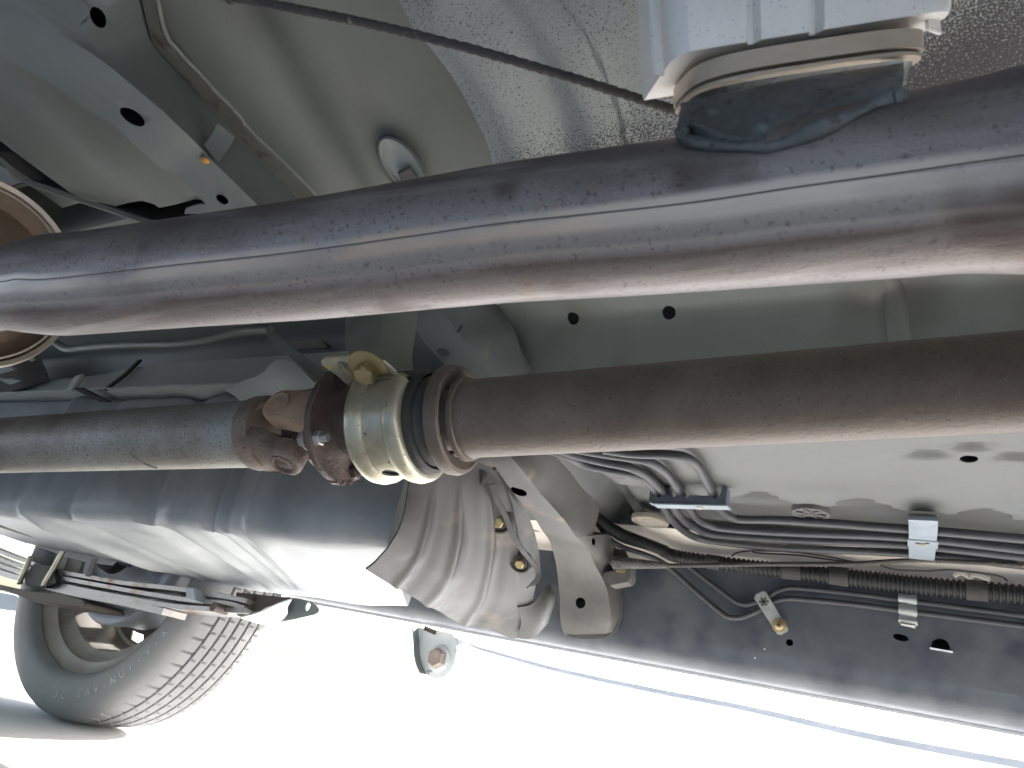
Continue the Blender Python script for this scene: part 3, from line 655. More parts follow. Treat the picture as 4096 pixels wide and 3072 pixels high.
# ================================================================== SILL
sp = [(1.2485, .572), (1.25, .545), (1.25, .45), (1.2505, .425), (1.2525, .405), (1.2565, .393), (1.2625, .385), (1.270, .3812), (1.279, .3790), (1.290, .3785), (1.32, .40), (1.335, .43), (1.335, .572)]
sl = root('sill', (-.1, 1.25, .45), 'slate grey inner sill panel with holes along the lower right', 'sill')
xs = [-1.36, -1.2, -.6, 0, .6, 1.28]
dh = [(3727, 2585), (3724, 2570), (3732, 2557), (3748, 2550), (3768, 2549), (3788, 2560), (3799, 2577), (3801, 2596)]
def dcut(bm):
    f = [bm.verts.new(py_(a, b, 1.24)) for a, b in dh]; g = [bm.verts.new(py_(a, b, 1.24) + V((0, .06, 0))) for a, b in dh]
    n = len(f); bm.faces.new(f); bm.faces.new(g[::-1])
    for i in range(n): bm.faces.new((f[i], g[i], g[(i + 1) % n], f[(i + 1) % n]))
loft('sill_panel', [[V((x, a, b)) for a, b in sp] for x in xs], sillm, sl, hollow=.0015, angle=40,
     cuts=[cyl_cut(py_(3158, 2570, 1.25), (0, 1, 0), .0055, depth=.03, back=.02), cyl_cut(py_(3603, 2550, 1.25), (0, 1, 0), .0105, .005, depth=.03, back=.02, a=(1, 0, -.12)), dcut])
strip('sill_seam', [V((-1.36, 1.287, .3765)), V((1.28, 1.287, .3765))], (0, .35, 1), .006, .0016, bodyw, sl)
box('hole_lip', py_(3765, 2601, 1.249), ((.0145, 0, -.0005), (0, .004, 0), (0, 0, .0011)), bodyw, sl, .0004)
for a, b in ((3058, 2596), (3020, 2632)):
    lathe('paint_chip', py_(a, b, 1.2498), (0, -1, 0), [(0, 0), (0, .0012), (.0004, .0009), (.0004, 0)], bodyw, sl, 8)

# ================================================================== DRIVE SHAFT, JOINT AND BEARING
def axd(x): return 196 / (235 + .044 * x) if x > 1700 else 196 / (235 + .044 * 1700 + (x - 1700) * .051)
AXP = [(x, y) for x, y in ((-500, 1805), (0, 1782), (500, 1762), (980, 1737), (1300, 1716), (1500, 1702), (1860, 1676), (2500, 1633), (3000, 1605), (3500, 1570), (4096, 1526), (4700, 1480))]
def ay_(x):
    for (a, b), (c, d) in zip(AXP, AXP[1:]):
        if x <= c: return b + (d - b) * (x - a) / (c - a)
    return AXP[-1][1]
def axp(x): return pd_(x, ay_(x), axd(x))
S0 = axp(1900); S1 = pd_(4700, 1482, 196 / (235 + .044 * 4700)); SU = (S1 - S0).normalized()
ds = root('drive_shaft', S0, 'plain brown drive shaft tube running right from the dust ring below the tunnel', 'drive shaft')
L_ = (S1 - S0).length + .75
lathe('shaft_tube', S0, SU, [(-.035, 0), (-.035, .026), (-.012, .028), (-.010, .0335), (-.002, .0352), (0, .0345), (.05, .0345), (L_, .0345)], shaftm, ds, 80)
for t in (.9,):
    pass
# joint axis
J1 = S0 - SU * .005; J0 = axp(985); JU = (J1 - J0).normalized()
def jx(x):  # point on the joint axis at image x
    best = None
    lo, hi = -.6, 1.6
    for _ in range(50):
        mid = (lo + hi) / 2; p = J0.lerp(J1, mid); q = p - EYE
        px = 2048 + FPX * (q.dot(V((AX.x, AY.x, AZ.x)))) / q.dot(V((AX.z, AY.z, AZ.z)))
        if px < x: lo = mid
        else: hi = mid
    return J0.lerp(J1, lo)
def js(x): return (jx(x) - J0).dot(JU)
lathe('dust_ring', J0, JU, [(js(1815), .034), (js(1797), .045), (js(1801), .0485), (js(1825), .0495), (js(1847), .0478), (js(1851), .0445), (js(1835), .036), (js(1833), .034)], greyrub if False else shaftm, ds, 80, closed=True)
lathe('weld_collar', J0, JU, [(js(1862), .0352), (js(1862), .0375), (js(1880), .0375), (js(1884), .0352)], shaftm, ds, 80, closed=True)

cbr = root('bearing_bracket', jx(1560), 'golden zinc bearing bracket strapped round the shaft with one big bolt', 'bearing bracket')
def bx_(*ps): return [(js(a + 50 - max(0, a - 1640) * .2), r) for a, r in ps]
# pressed strap: two raised beads with a flat band between; open at the top where it meets the ears
band = bx_((1455, .047), (1458, .0515), (1470, .0545), (1490, .0555), (1512, .0545), (1524, .0512), (1560, .0508), (1600, .0512), (1612, .0545), (1634, .0558), (1660, .0545), (1672, .0515), (1675, .0475), (1664, .0475), (1655, .0505), (1634, .0525), (1612, .049), (1524, .049), (1500, .0525), (1480, .052), (1466, .047))
hole_p = None
cdir = (EYE - jx(1560)); cdir = (cdir - JU * cdir.dot(JU)).normalized(); jd = JU.cross(cdir)
SG = 1
if jd.z > 0: jd = -jd; SG = -1
def jdir(a): return cdir * math.cos(a) + jd * math.sin(a)       # a: 0 faces the camera, + is down
hc = jx(1615) + jdir(1.02) * .0505
lathe('strap', J0, JU, band, zinc, cbr, 96, closed=True, cuts=[cyl_cut(hc, -jdir(1.02), .0085, .0062, depth=.008, back=.006, a=JU)], a0=(-.86 if SG > 0 else -2.7), a1=(2.7 if SG > 0 else .86), ref=cdir)
lathe('rubber_cushion', J0, JU, bx_((1476, .049), (1680, .0472), (1700, .0465), (1712, .0435), (1700, .041), (1688, .0395), (1660, .033), (1650, .024), (1476, .024)), rubber, cbr, 96, closed=True)
lathe('rubber_lip', J0, JU, bx_((1690, .0400), (1706, .041), (1728, .039), (1742, .0350), (1735, .030), (1700, .027), (1690, .027)), greyrub, cbr, 80, closed=True)
lathe('inner_race', J0, JU, bx_((1690, .030), (1752, .0285), (1764, .026), (1790, .026), (1790, .015), (1690, .015)), greyrub, cbr, 64, closed=True)
# bolted ear plate at the top of the strap
ear = [(1282, 1446), (1300, 1430), (1400, 1422), (1470, 1425), (1520, 1450), (1560, 1480), (1604, 1515), (1612, 1530), (1598, 1552), (1545, 1548), (1490, 1540), (1430, 1546), (1392, 1545), (1340, 1500), (1284, 1462)]
EN = V((.05, -.45, -.89)).normalized()
E0 = pd_(1500, 1530, .626)
def onp(px, py, o=E0, n=EN):
    d = ray(px, py); return EYE + d * ((o - EYE).dot(n) / d.dot(n))
prism('ear_plate', [onp(a, b) for a, b in ear], -EN * .004, zinc, cbr, bev=.001, cuts=[cyl_cut(onp(1388, 1474), -EN, .010, .006, depth=.02, back=.01, a=cvec(.7, .5, 0))])

loft('strap_shoulder', [[onp(1385, 1540), onp(1440, 1552), onp(1540, 1552), onp(1612, 1528), onp(1600, 1500) - EN * .004, onp(1400, 1520) - EN * .004], [jx(1508) + jdir(-.85) * .0545, jx(1550) + jdir(-.85) * .0555, jx(1690) + jdir(-.85) * .0560, jx(1722) + jdir(-.85) * .0540, jx(1715) + jdir(-1.0) * .048, jx(1520) + jdir(-1.0) * .048]], zinc, cbr, angle=50, n=8)
bp0 = onp(1478, 1478)
bolt(cbr, bp0, EN, .0108, .010, zincd, wr=.0205, wt=.0022, wm=zincd)
lathe('paint_dab', onp(1316, 1470), EN, [(0, 0), (0, .0026), (.0006, .002), (.0006, 0)], yelm, cbr, 9)

hg = root('hanger_leg', py_(1480, 1370, .58), 'grey green hanger leg above the golden bracket bolt', 'hanger')
hl = [[(1385, 1130, .56), (1530, 1130, .55), (1650, 1150, .58)], [(1382, 1280, .54), (1518, 1280, .53), (1620, 1300, .56)], [(1380, 1370, .515), (1512, 1375, .505), (1600, 1410, .53)], [(1395, 1412, .49), (1500, 1405, .48), (1598, 1460, .50)], [(1450, 1440, .465), (1540, 1440, .46), (1606, 1500, .465)]]
secs = []
for a, b, c in hl:
    a = py_(*a); b = py_(*b); c = py_(*c); secs.append([a, a.lerp(b, .9), b + V((.001, .002, 0)), b.lerp(c, .1), c, c + V((0, .02, .01)), a + V((0, .03, .01))])
loft('leg', secs, tunm, hg, angle=40, n=20)

# universal joint
uj = root('universal_joint', jx(1150), 'rusty universal joint with bolted flange between the two shafts', 'universal joint')
fs_, fe = js(1358), js(1384)
lathe('flange', J0, JU, [(fs_, 0), (fs_, .0505), (fs_ + .0012, .0528), (fe - .001, .0532), (fe, .052), (fe, .040), (fe + .002, .034), (fe + .006, .028), (fe + .03, .024), (fe + .03, 0)], yoked, uj, 96)
JC = jx(1215)
nU = jdir(-.66); nL = jdir(.78)
def ear_yoke(n, base, back, m, cap_m, nm, rr=.0175, sgn=1):
    """a yoke ear: base = axial point where it joins its shaft, rounded round the joint centre; n = cap direction"""
    for s in (1, -1):
        nn = n * s; q = JU.cross(nn)
        cx = (JC - J0).dot(JU)
        o = []
        if back: # joins at lower s
            o = [(base, -.024), (base + .012, -.023)] + [(cx + rr * math.cos(t), rr * math.sin(t)) for t in [(-100 + 20 * k) * math.pi / 180 for k in range(11)]] + [(base + .012, .023), (base, .024)]
        else:
            o = [(base, .021), (base - .012, .020)] + [(cx + rr * math.cos(t), rr * math.sin(t)) for t in [(80 + 20 * k) * math.pi / 180 for k in range(11)]] + [(base - .012, -.020), (base, -.021)]
        secs_ = []
        for r in (.0255, .0275, .040, .0435, .0445):
            sh = 1 if r < .043 else (.93 if r < .0444 else .82)
            sec_ = []
            for (a, b) in o:
                aa = cx + (a - cx) * (sh if (a - cx) * (1 if back else -1) > 0 else 1); bb = b * sh
                rad = r
                # follow the round of the shaft towards the base
                k = sstep(0, .024, (cx - a) if back else (a - cx))
                rad = r - k * (.006 if back else .004) * (1 if r > .03 else 0)
                rad = math.sqrt(max(1e-6, rad * rad - (bb * .9) ** 2 * k))
                sec_.append(J0 + JU * aa + nn * rad + q * bb)
            secs_.append(sec_)
        y = loft(nm, secs_, m, uj, angle=48)
        lathe('bearing_cap', JC, nn, [(.0435, 0), (.0435, .0), (.0448, 0), (.0448, .004), (.0440, .0055), (.0440, .0095), (.0456, .0105), (.0456, .0125), (.043, .0128)], cap_m, uj, 40)
ear_yoke(nL, js(1085), True, yokem, yoked, 'shaft_yoke_ear')
ear_yoke(nU, js(1352), False, tanm, tanm, 'flange_yoke_ear')
lathe('yoke_base', J0, JU, [(js(1030), 0), (js(1030), .034), (js(1036), .0372), (js(1048), .0380), (js(1080), .0376), (js(1092), .0365), (js(1092), .0325), (js(1070), .026), (js(1060), 0)], yokem, uj, 80)
lathe('cross', JC, nL, [(-.040, 0), (-.040, .009), (.040, .009), (.040, 0)], yoked, uj, 32)
lathe('cross', JC, nU, [(-.040, 0), (-.040, .009), (.040, .009), (.040, 0)], yoked, uj, 32)
lathe('cross_hub', JC, JU, [(-.016, 0), (-.016, .014), (.016, .014), (.016, 0)], yoked, uj, 24)
for k, a in enumerate((.18, .18 + math.pi / 2, .18 + math.pi, .18 + 3 * math.pi / 2)):
    c = J0 + JU * fe + jdir(a) * .0445
    bolt(uj, c, JU, .0072, .0065, steel if k == 0 else yoked, name='flange_nut', stub=.006)
    c2 = J0 + JU * fs_ + jdir(a) * .0445
    bolt(uj, c2, -JU, .0075, .007, mat('dull_bolt_head', [(.2, .17, .15), (.32, .29, .27)], 60, (.5, .65), .4, .2, 300) if k == 0 else yoked, wr=.0105, wt=.003, name='flange_bolt')
for a in (1.25, 1.42, 1.6):
    box('cast_lump', J0 + JU * (fs_ + .004) + jdir(a) * .0525, (JU * .005, jdir(a) * .0022, jdir(a + 1.57) * .004), yoked, uj, .0012)

rs = root('drive_shaft', axp(500), 'mottled grey and brown rear drive shaft ending in the universal joint at left', 'drive shaft')
R0 = axp(-500); R1 = jx(1036); RU = (R1 - R0).normalized(); RL = (R1 - R0).length
lathe('shaft_tube', R0, RU, [(0, 0), (0, .0345), (RL - .002, .0345), (RL, .034), (RL, 0)], rearm, rs, 80)
wv = axp(620); wv = R0 + RU * (wv - R0).dot(RU)
tube('weld_lip', [wv + RU * (.018 * t) + jdir(.30 + .75 * t + .12) * .0348 for t in (0, .2, .4, .6, .8, 1)], .0011, rearm, rs, seg=8, n=16)

# ================================================================== FUEL TANK
tk = root('fuel_tank', (-1.1, .8, .45), 'dark blue grey ribbed plastic fuel tank below the rear drive shaft', 'fuel tank')
tb = [(-1.95, .372, .36, .95), (-1.6, .371, .358, .97), (-1.46, .371, .357, .985), (-1.3, .381, .352, 1.0), (-1.1, .390, .356, 1.045), (-.95, .392, .362, 1.06), (-.8, .392, .366, 1.065), (-.70, .392, .366, 1.06), (-.56, .395, .37, 1.05)]
def tki(x):
    for a, b in zip(tb, tb[1:]):
        if x <= b[0]:
            t = (x - a[0]) / (b[0] - a[0]); return [a[i] + (b[i] - a[i]) * t for i in range(1, 4)]
    return tb[-1][1:]
rib_x = [(-1.395, .022, .012), (-1.28, .016, -.008), (-1.06, .03, -.013), (-.985, .020, .004), (-.905, .014, -.012), (-.865, .012, -.007), (-.80, .016, .010)]
secs = []
NX = 150
for i in range(NX + 1):
    x = -1.95 + (1.95 - .575) * i / NX
    z1, z2, y2 = tki(x); up_ = .008 * sstep(-.72, -.575, x) ** 2; z1 += up_; z2 += up_
    d = 1.5 * sum(h * math.exp(-((x - c) / w_) ** 2) for c, w_, h in rib_x)
    endk = sstep(-.575, -.64, x) ; 
    y0 = .652 - d * .9 + .006 * (1 - endk) * 4
    def rb(t): return d
    sec_ = [(y0 + .012, .612), (y0 + .001, .60), (y0, .56), (y0 - .001, .50), (y0 - .002, z1 + .06), (y0, z1 + .028), (y0 + .004, z1 + .012), (y0 + .014, z1 + .0015)]
    for k in range(1, 13):
        t = k / 12; yy = .668 + (y2 - .668) * t
        xo = d if t < .8 else d * (1 - t) / .2
        sec_.append((yy, z1 + (z2 - z1) * t - xo * .75 + .002))
    sec_ += [(y2 + .012, z2 + .004), (y2 + .02, z2 + .02), (y2 + .03, z2 + .12), (y2 + .03, .612)]
    secs.append([V((x - .62 * max(0, a - .67) * sstep(-1.35, -.72, x), a, b)) for a, b in sec_])
loft('tank_shell', secs, tankm, tk, angle=50)
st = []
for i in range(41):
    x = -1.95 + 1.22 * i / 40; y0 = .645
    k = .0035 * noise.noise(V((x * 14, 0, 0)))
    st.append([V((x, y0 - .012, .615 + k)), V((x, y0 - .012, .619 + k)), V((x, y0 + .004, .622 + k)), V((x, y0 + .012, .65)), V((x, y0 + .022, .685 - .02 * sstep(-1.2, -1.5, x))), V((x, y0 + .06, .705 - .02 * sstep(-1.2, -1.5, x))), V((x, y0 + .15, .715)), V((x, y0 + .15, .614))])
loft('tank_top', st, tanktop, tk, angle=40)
box('seam_clip', py_(300, 1535, .63), ((.012, 0, .002), (0, .004, 0), (.004, 0, .018)), tanktop, tk, .002)
strip('top_groove', [py_(420, 1560, .634), py_(500, 1500, .65), py_(560, 1440, .664)], (1, 0, 0), .012, .004, darkm, tk, n=6)
aabox('tank_strap', (-1.33, .60, .60), (-1.30, .66, .6035), darkm, tk)
# two lines and a flange hugging the lower far edge of the tank
tag(tube('fuel_line', [py_(a, b, 1.0) for a, b in ((-150, 2030), (0, 2078), (120, 2122), (220, 2165), (330, 2205), (420, 2232), (520, 2258))], .006, greyrub, None, seg=12, n=40), 'dark hose hugging the lower left edge of the fuel tank', 'hose')
tag(strip('tank_guard_rail', [py_(a, b, .985) for a, b in ((-150, 2075), (0, 2115), (120, 2160), (240, 2204), (350, 2235), (460, 2250))], (0, .5, 1), .016, .004, tanktop, None, n=30), 'pale rail under the hose at the lower left edge of the fuel tank', 'rail')

# ================================================================== DARK SPACE BEHIND THE PIPES (left)
tag(tube('metal_line', [py_(a, b, .60) for a, b in ((150, 1300), (205, 1355), (265, 1395), (330, 1392), (420, 1384), (560, 1378), (700, 1376), (800, 1366), (900, 1340), (980, 1322), (1080, 1318))], lambda t: .0075 if t < .45 else .0075, hosem, None, seg=14, n=60), 'pale green line bending along the dark space above the fuel tank', 'pipe')
tag(strip('rod', [py_(a, b, .62) for a, b in ((1020, 1300), (1090, 1345), (1180, 1420), (1290, 1505), (1330, 1540))], (1, 0, .6), .014, .007, tunm, None, n=12), 'slim grey rod slanting down to the universal joint', 'rod')
tag(prism('cover_plate', [py_(a, b, .70) for a, b in ((1110, 1330), (1260, 1322), (1310, 1388), (1185, 1398), (1130, 1360))], (0, .006, 0), mat('dusty_beige_plate', [(.22, .205, .17), (.3, .28, .24)], 20, (.5, .7), 0, .2, 200), None), 'dusty beige plate behind the slim rod in the dark tunnel', 'plate')
tag(patch('dark_cover', [[py_(a, b, .72) for a, b in ((180, 1200), (700, 1230), (1250, 1250), (1560, 1200))], [py_(a, b, .75) for a, b in ((180, 1330), (700, 1370), (1250, 1380), (1600, 1380))], [py_(a, b, .735) for a, b in ((180, 1450), (700, 1480), (1250, 1520), (1640, 1540))]], brownd, None, 30, 12), 'dark brown panel at the back of the tunnel above the fuel tank', 'panel')
bw = root('bent_shroud', py_(1150, 1500, .60), 'thin curled grey shroud edge just behind the universal joint', 'shroud')
patch('shroud_sheet', [[py_(900, 1560, .637), py_(970, 1528, .63), py_(1045, 1500, .617), py_(1110, 1444, .605), py_(1180, 1452, .60)], [py_(960, 1600, .63), py_(1030, 1560, .62), py_(1080, 1520, .61), py_(1140, 1500, .60), py_(1230, 1500, .595)], [py_(960, 1640, .63), py_(1040, 1620, .62), py_(1110, 1580, .61), py_(1180, 1560, .60), py_(1290, 1560, .595)]], tanktop, bw, 24, 16)
sb = root('bracket_tabs', py_(60, 1490, .62), 'small pale metal tabs below the muffler at the left edge', 'bracket')
for pts in (((75, 1425), (98, 1415), (136, 1440), (126, 1447)), ((-20, 1475), (30, 1460), (58, 1480), (45, 1484), (-20, 1500)), ((-20, 1520), (40, 1515), (78, 1525), (40, 1540), (-20, 1512))):
    prism('tab', [py_(a, b, .60) for a, b in pts], (0, .004, .004), clipw, sb, bev=.0004)
patch('tab_base', [[py_(-60, 1400, .64), py_(60, 1440, .64), py_(160, 1420, .65)], [py_(-60, 1580, .64), py_(80, 1560, .64), py_(200, 1520, .65)]], brownd, sb, 8, 8)

# ================================================================== STONE GUARD
gd = root('stone_guard', pd_(1850, 2200, 1.0), 'dusty grey ribbed plastic guard curling under the front of the fuel tank', 'guard')
C = [[(1640, 1850, .85), (1628, 1960, .86), (1606, 2080, .88), (1566, 2161, .91), (1525, 2215, .94), (1462, 2272, .985)],
     [(1745, 1840, .86), (1735, 1960, .875), (1705, 2120, .915), (1670, 2230, .965), (1632, 2290, 1.005), (1585, 2349, 1.05)],
     [(1835, 1840, .87), (1838, 1970, .885), (1825, 2150, .94), (1795, 2280, 1.005), (1760, 2350, 1.06), (1700, 2412, 1.11)],
     [(1910, 1850, .88), (1938, 1980, .90), (1945, 2160, .965), (1920, 2320, 1.04), (1890, 2410, 1.10), (1835, 2488, 1.16)],
     [(1965, 1870, .885), (2015, 1990, .915), (2040, 2170, .985), (2030, 2330, 1.06), (2000, 2430, 1.13), (1950, 2510, 1.185)],
     [(1990, 1880, .89), (2065, 2020, .93), (2112, 2180, 1.01), (2122, 2330, 1.085), (2105, 2450, 1.15), (2070, 2546, 1.205)],
     [(2005, 1885, .895), (2100, 2030, .94), (2154, 2170, 1.02), (2160, 2262, 1.06), (2128, 2345, 1.10), (2112, 2410, 1.14)]]
SC0 = (.93, .945, .955, .965, .975, .98, .985)
FD = {0: (.79, .79, .785, .78, .778, .775), 1: (.81, .82, .83, .84, .85, .855), 2: (.83, .845, .88, .91, .935, .955)}
G = [[pd_(a, b, FD[q][i] if q in FD else d * k) for i, (a, b, d) in enumerate(c)] for q, (c, k) in enumerate(zip(C, SC0))]
def grel(u, v):     # u along the ribs (top to bottom), v across
    k = sstep(.12, .4, u)
    r = 0
    for c, w_, h in ((.155, .018, .0055), (.215, .035, -.004), (.335, .02, .0065), (.41, .04, -.0045), (.53, .02, .0065), (.60, .04, -.004)):
        r += .62 * h * k * math.exp(-((v - c) / w_) ** 2)
    r += -.006 * sstep(.70, .76, v) * sstep(.62, .45, u) + .002 * math.exp(-((v - .72) / .012) ** 2) * sstep(.62, .45, u)
    r += .0012 * noise.noise(V((u * 6, v * 9, 1)))
    return r
def gpt(u, v): return crom([crom(r, 60)[int(u * 60)] for r in G], 60)[int(v * 60)]
patch('guard_shell', G, guardm, gd, 140, 90, grel, .002)
Lb = [[(2070, 2425, 1.10), (2085, 2490, 1.135), (2066, 2546, 1.165)], [(2118, 2410, 1.105), (2130, 2470, 1.125), (2105, 2546, 1.165)], [(2152, 2375, 1.11), (2172, 2440, 1.115), (2140, 2530, 1.16)], [(2188, 2334, 1.12), (2206, 2392, 1.12), (2178, 2492, 1.155)], [(2200, 2345, 1.16), (2216, 2400, 1.165), (2190, 2490, 1.18)]]
patch('guard_hook', [[pd_(*p) for p in c] for c in Lb], guardm, gd, 30, 30, lambda u, v: .004 * math.sin(math.pi * v), .002, angle=80)
for a, b, d, r in ((1893, 1905, .885, .011), (1996, 2082, .945, .0135), (2082, 2250, 1.02, .0115)):
    gn = cvec(-.35, .25, -1)
    d *= .972
    lathe('screw_boss', pd_(a, b, d - .001), gn, [(-.006, 0), (-.006, r * 1.5), (.003, r * 1.35), (.004, r * 1.15), (.001, r), (.001, 0)], guardm, gd, 32)
    bolt(gd, pd_(a, b, d - .003), gn, r * .62, .006, zincd, name='screw', wr=r * .9, wt=.001, wm=brownd)
wp = [(1968, 1935, .89), (1985, 1990, .905), (2020, 2060, .93), (2048, 2130, .955), (2085, 2195, .985), (2130, 2250, 1.015), (2152, 2285, 1.03), (2150, 2315, 1.035), (2128, 2340, 1.04), (2110, 2350, 1.045)]
tag(strip('bent_strap', [pd_(a, b, d * .98 - .022) for a, b, d in wp], cvec(1, -.5, -.3), .0075, .0018, rubber, None, n=50), 'thin black bent strap hanging in front of the ribbed guard', 'strap')

# ================================================================== FUEL LINES AND CLAMPS
PZ = .590
k4 = lambda L: [(2250 + .4069 * a, 1750 + .4069 * b) for a, b in L]
lines = [
 (k4([(-200, 100), (60, 190), (200, 262), (400, 308), (650, 355), (800, 415), (900, 500), (950, 590), (1000, 690), (1085, 820), (1210, 930), (1370, 1000), (1700, 1045), (2212, 1088)]) + [(3631, 2214), (4096, 2262), (4500, 2302)], 'grey fuel line lowest of the four side by side under the floor'),
 (k4([(-150, 80), (150, 180), (400, 240), (650, 292), (820, 372), (930, 470), (1050, 590), (1115, 710), (1190, 810), (1310, 895), (1500, 955), (2212, 1005)]) + [(3631, 2180), (4096, 2228), (4500, 2268)], 'grey fuel line second from the lowest of the four under the floor'),
 (k4([(100, 110), (450, 170), (750, 212), (900, 262), (1030, 355), (1110, 465), (1190, 590), (1255, 700), (1315, 790), (1420, 855), (1600, 895), (2212, 935)]) + [(3631, 2150), (4096, 2199), (4500, 2240)], 'grey fuel line third from the lowest of the four under the floor'),
 (k4([(400, 120), (700, 160), (1000, 168), (1190, 190), (1315, 265), (1400, 400), (1490, 580), (1545, 690), (1630, 765), (1760, 805), (2212, 815)]) + [(3631, 2116), (4096, 2156), (4500, 2195)], 'grey fuel line highest and shortest bend of the four under the floor')]
for L, lab in lines:
    tag(tube('fuel_line', ext([pz_(a, b, PZ) for a, b in L]), .0062, pipem, None, seg=16, n=160), lab, 'fuel line', 'four fuel lines under the floor')
cl = root('line_clamp', pz_(2750, 1990, .585), 'dark blue grey four slot plastic clamp gripping the bent fuel lines', 'clamp')
a = pz_(2605, 1985, .5835); b = pz_(2898, 1990, .5835)
dx = (b - a); dxn = dx.normalized(); dy = V((-dxn.y, dxn.x, 0)); 
if dy.y < 0: dy = -dy
cuts = []
for fr in (.118, .31, .49, .885):
    c = a + dx * fr + V((0, 0, .010)); cuts.append(cyl_cut(c, dy, .0072, .0125, depth=.06, back=.04, a=dxn))
def slot_cut(bm):
    M = Matrix(((dxn.x * .03, dy.x * .05, 0, 0), (dxn.y * .03, dy.y * .05, 0, 0), (0, 0, .018, 0), (0, 0, 0, 1)))
    bmesh.ops.create_cube(bm, size=1, matrix=Matrix.Translation(a + dx * .67 + V((0, 0, .011))) @ M)
cuts.append(slot_cut)
box('clamp_body', (a + b) / 2 + V((0, 0, .002)) + dy * .006, (dx / 2 + dxn * .003, dy * .007, V((0, 0, .0125))), clampm, cl, .001, cuts=cuts)
box('clamp_cover', (a + b) / 2 + dxn * .005 + V((0, 0, -.0118)) + dy * .007, (dx / 2 + dxn * .001, dy * .0095, V((0, 0, .0012))), clipm, cl, .001)
lathe('stud', a + dx * .66 + dy * .008 + V((0, 0, -.0130)), (0, 0, -1), [(-.004, 0), (-.004, .006), (.0012, .005), (.0012, 0)], zinc, cl, 20)
c2 = root('line_clamp', pz_(3690, 2150, .575), 'light blue grey strap clip over the straight fuel lines at right', 'clamp')
q = [pz_(3687, 2060, .604), pz_(3689, 2066, .592), pz_(3692, 2078, .580), pz_(3692, 2120, .579), pz_(3690, 2165, .5785), pz_(3686, 2232, .579), pz_(3685, 2240, .583)]
strip('strap', q, (1, 0, 0), .0325, .0035, clipm, c2, n=30)
strip('strap_band', [pz_(3692, 2160, .5768), pz_(3690, 2190, .5768)], (1, 0, 0), .036, .003, clipm, c2, bev=.0008)
for s in (-1, 1): lathe('slot', pz_(3690 + s * 19, 2173, .5752), (0, 0, -1), [(-.002, 0), (-.002, .0035), (.0004, .003), (.0004, 0)], rubber, c2, 16)
lathe('stud', pz_(3690, 2176, .5752), (0, 0, -1), [(-.002, 0), (-.002, .0045), (.0015, .004), (.0015, 0)], zincd, c2, 16)

# ================================================================== CONDUIT, HAND BRAKE CABLE, LOOSE WIRES
cn = root('corrugated_conduit', py_(3400, 2300, 1.225), 'black corrugated wiring conduit with tape wraps along the top of the sill', 'conduit')
cp = [py_(a, b + 14 * sstep(2600, 2900, a), y) for a, b, y in ((2330, 2020, 1.12), (2400, 2085, 1.15), (2470, 2130, 1.18), (2560, 2165, 1.20), (2640, 2195, 1.215), (2714, 2222, 1.225), (2971, 2250, 1.225), (3228, 2277, 1.225), (3486, 2306, 1.225), (3743, 2334, 1.225), (4096, 2364, 1.225), (4500, 2400, 1.225))]
CP = crom(ext(cp), 984)
tube('conduit', CP, lambda t: .0105 + .0024 * sstep(.37, .69, t), cond, cn, seg=14, shape=lambda i, a: 1 + .10 * (1 if (i % 6) < 3 else -1))
acc = [0]
for i in range(984): acc.append(acc[-1] + (CP[i + 1] - CP[i]).length)
def near_px(px): 
    best = 0; bd = 1e9
    for i in range(0, 900, 3):
        q = CP[i] - EYE; x = 2048 + FPX * q.dot(V((AX.x, AY.x, AZ.x))) / q.dot(V((AX.z, AY.z, AZ.z)))
        if abs(x - px) < bd: bd = abs(x - px); best = i
    return best
for p0, p1 in ((2830, 2890), (3130, 3215), (3322, 3395), (3865, 3955)):
    i, j = near_px(p0), near_px(p1); seg_ = CP[i:j + 1:4]
    t = i / 900; r_ = (.0105 + .0024 * sstep(.4, .75, t)) * 1.14
    tube('tape_wrap', seg_, r_, tapem, cn, seg=18, shape=lambda k, a: 1 + .03 * noise.noise(V((k * .5, a * 2, p0))))
hb = root('hand_brake_cable', py_(3000, 2256, 1.17), 'hand brake cable with a ribbed rubber boot running right from the outrigger bracket', 'cable')
tube('cable', [py_(a, b, 1.17) for a, b in ((2440, 2250), (2663, 2262), (3057, 2257), (3400, 2255), (3657, 2241), (3900, 2250), (4096, 2262), (4500, 2290))] + [V((1.25, 1.17, .53))], .0036, cablem, hb, seg=12, n=80)
tube('boot', [py_(a, b, 1.17) for a, b in ((2455, 2250), (2500, 2252), (2560, 2256), (2620, 2259), (2670, 2262))], lambda t: .0115 - .0065 * t, greyrub, hb, seg=20, n=90, shape=lambda i, a: 1 + .07 * math.sin(i * 1.57))
lathe('end_nut', py_(2480, 2251, 1.17), (1, 0, 0), [(-.01, 0), (-.01, .012), (.004, .012), (.004, 0)], brownd, hb, 6)
def wire(lab, pts, y, r=.0014): tag(tube('wire', [py_(a, b, y) for a, b in pts], r, rubber, None, seg=8, n=40), lab, 'wire')
wire('thin black wire curling along the cream strip left of the strap clip', ((2926, 2225), (2945, 2212), (2985, 2205), (3040, 2203), (3150, 2207), (3300, 2224), (3400, 2245), (3440, 2252)), 1.225)
wire('second thin black wire under the first along the cream strip', ((3010, 2198), (3018, 2210), (3080, 2215), (3200, 2222), (3330, 2240), (3420, 2252)), 1.23, .0012)
wire('thin dark wire sagging below the cable at the right of the strap clip', ((3520, 2262), (3580, 2278), (3700, 2285), (3780, 2280), (3850, 2284), (3960, 2298), (4010, 2310), (4030, 2325)), 1.205, .0016)
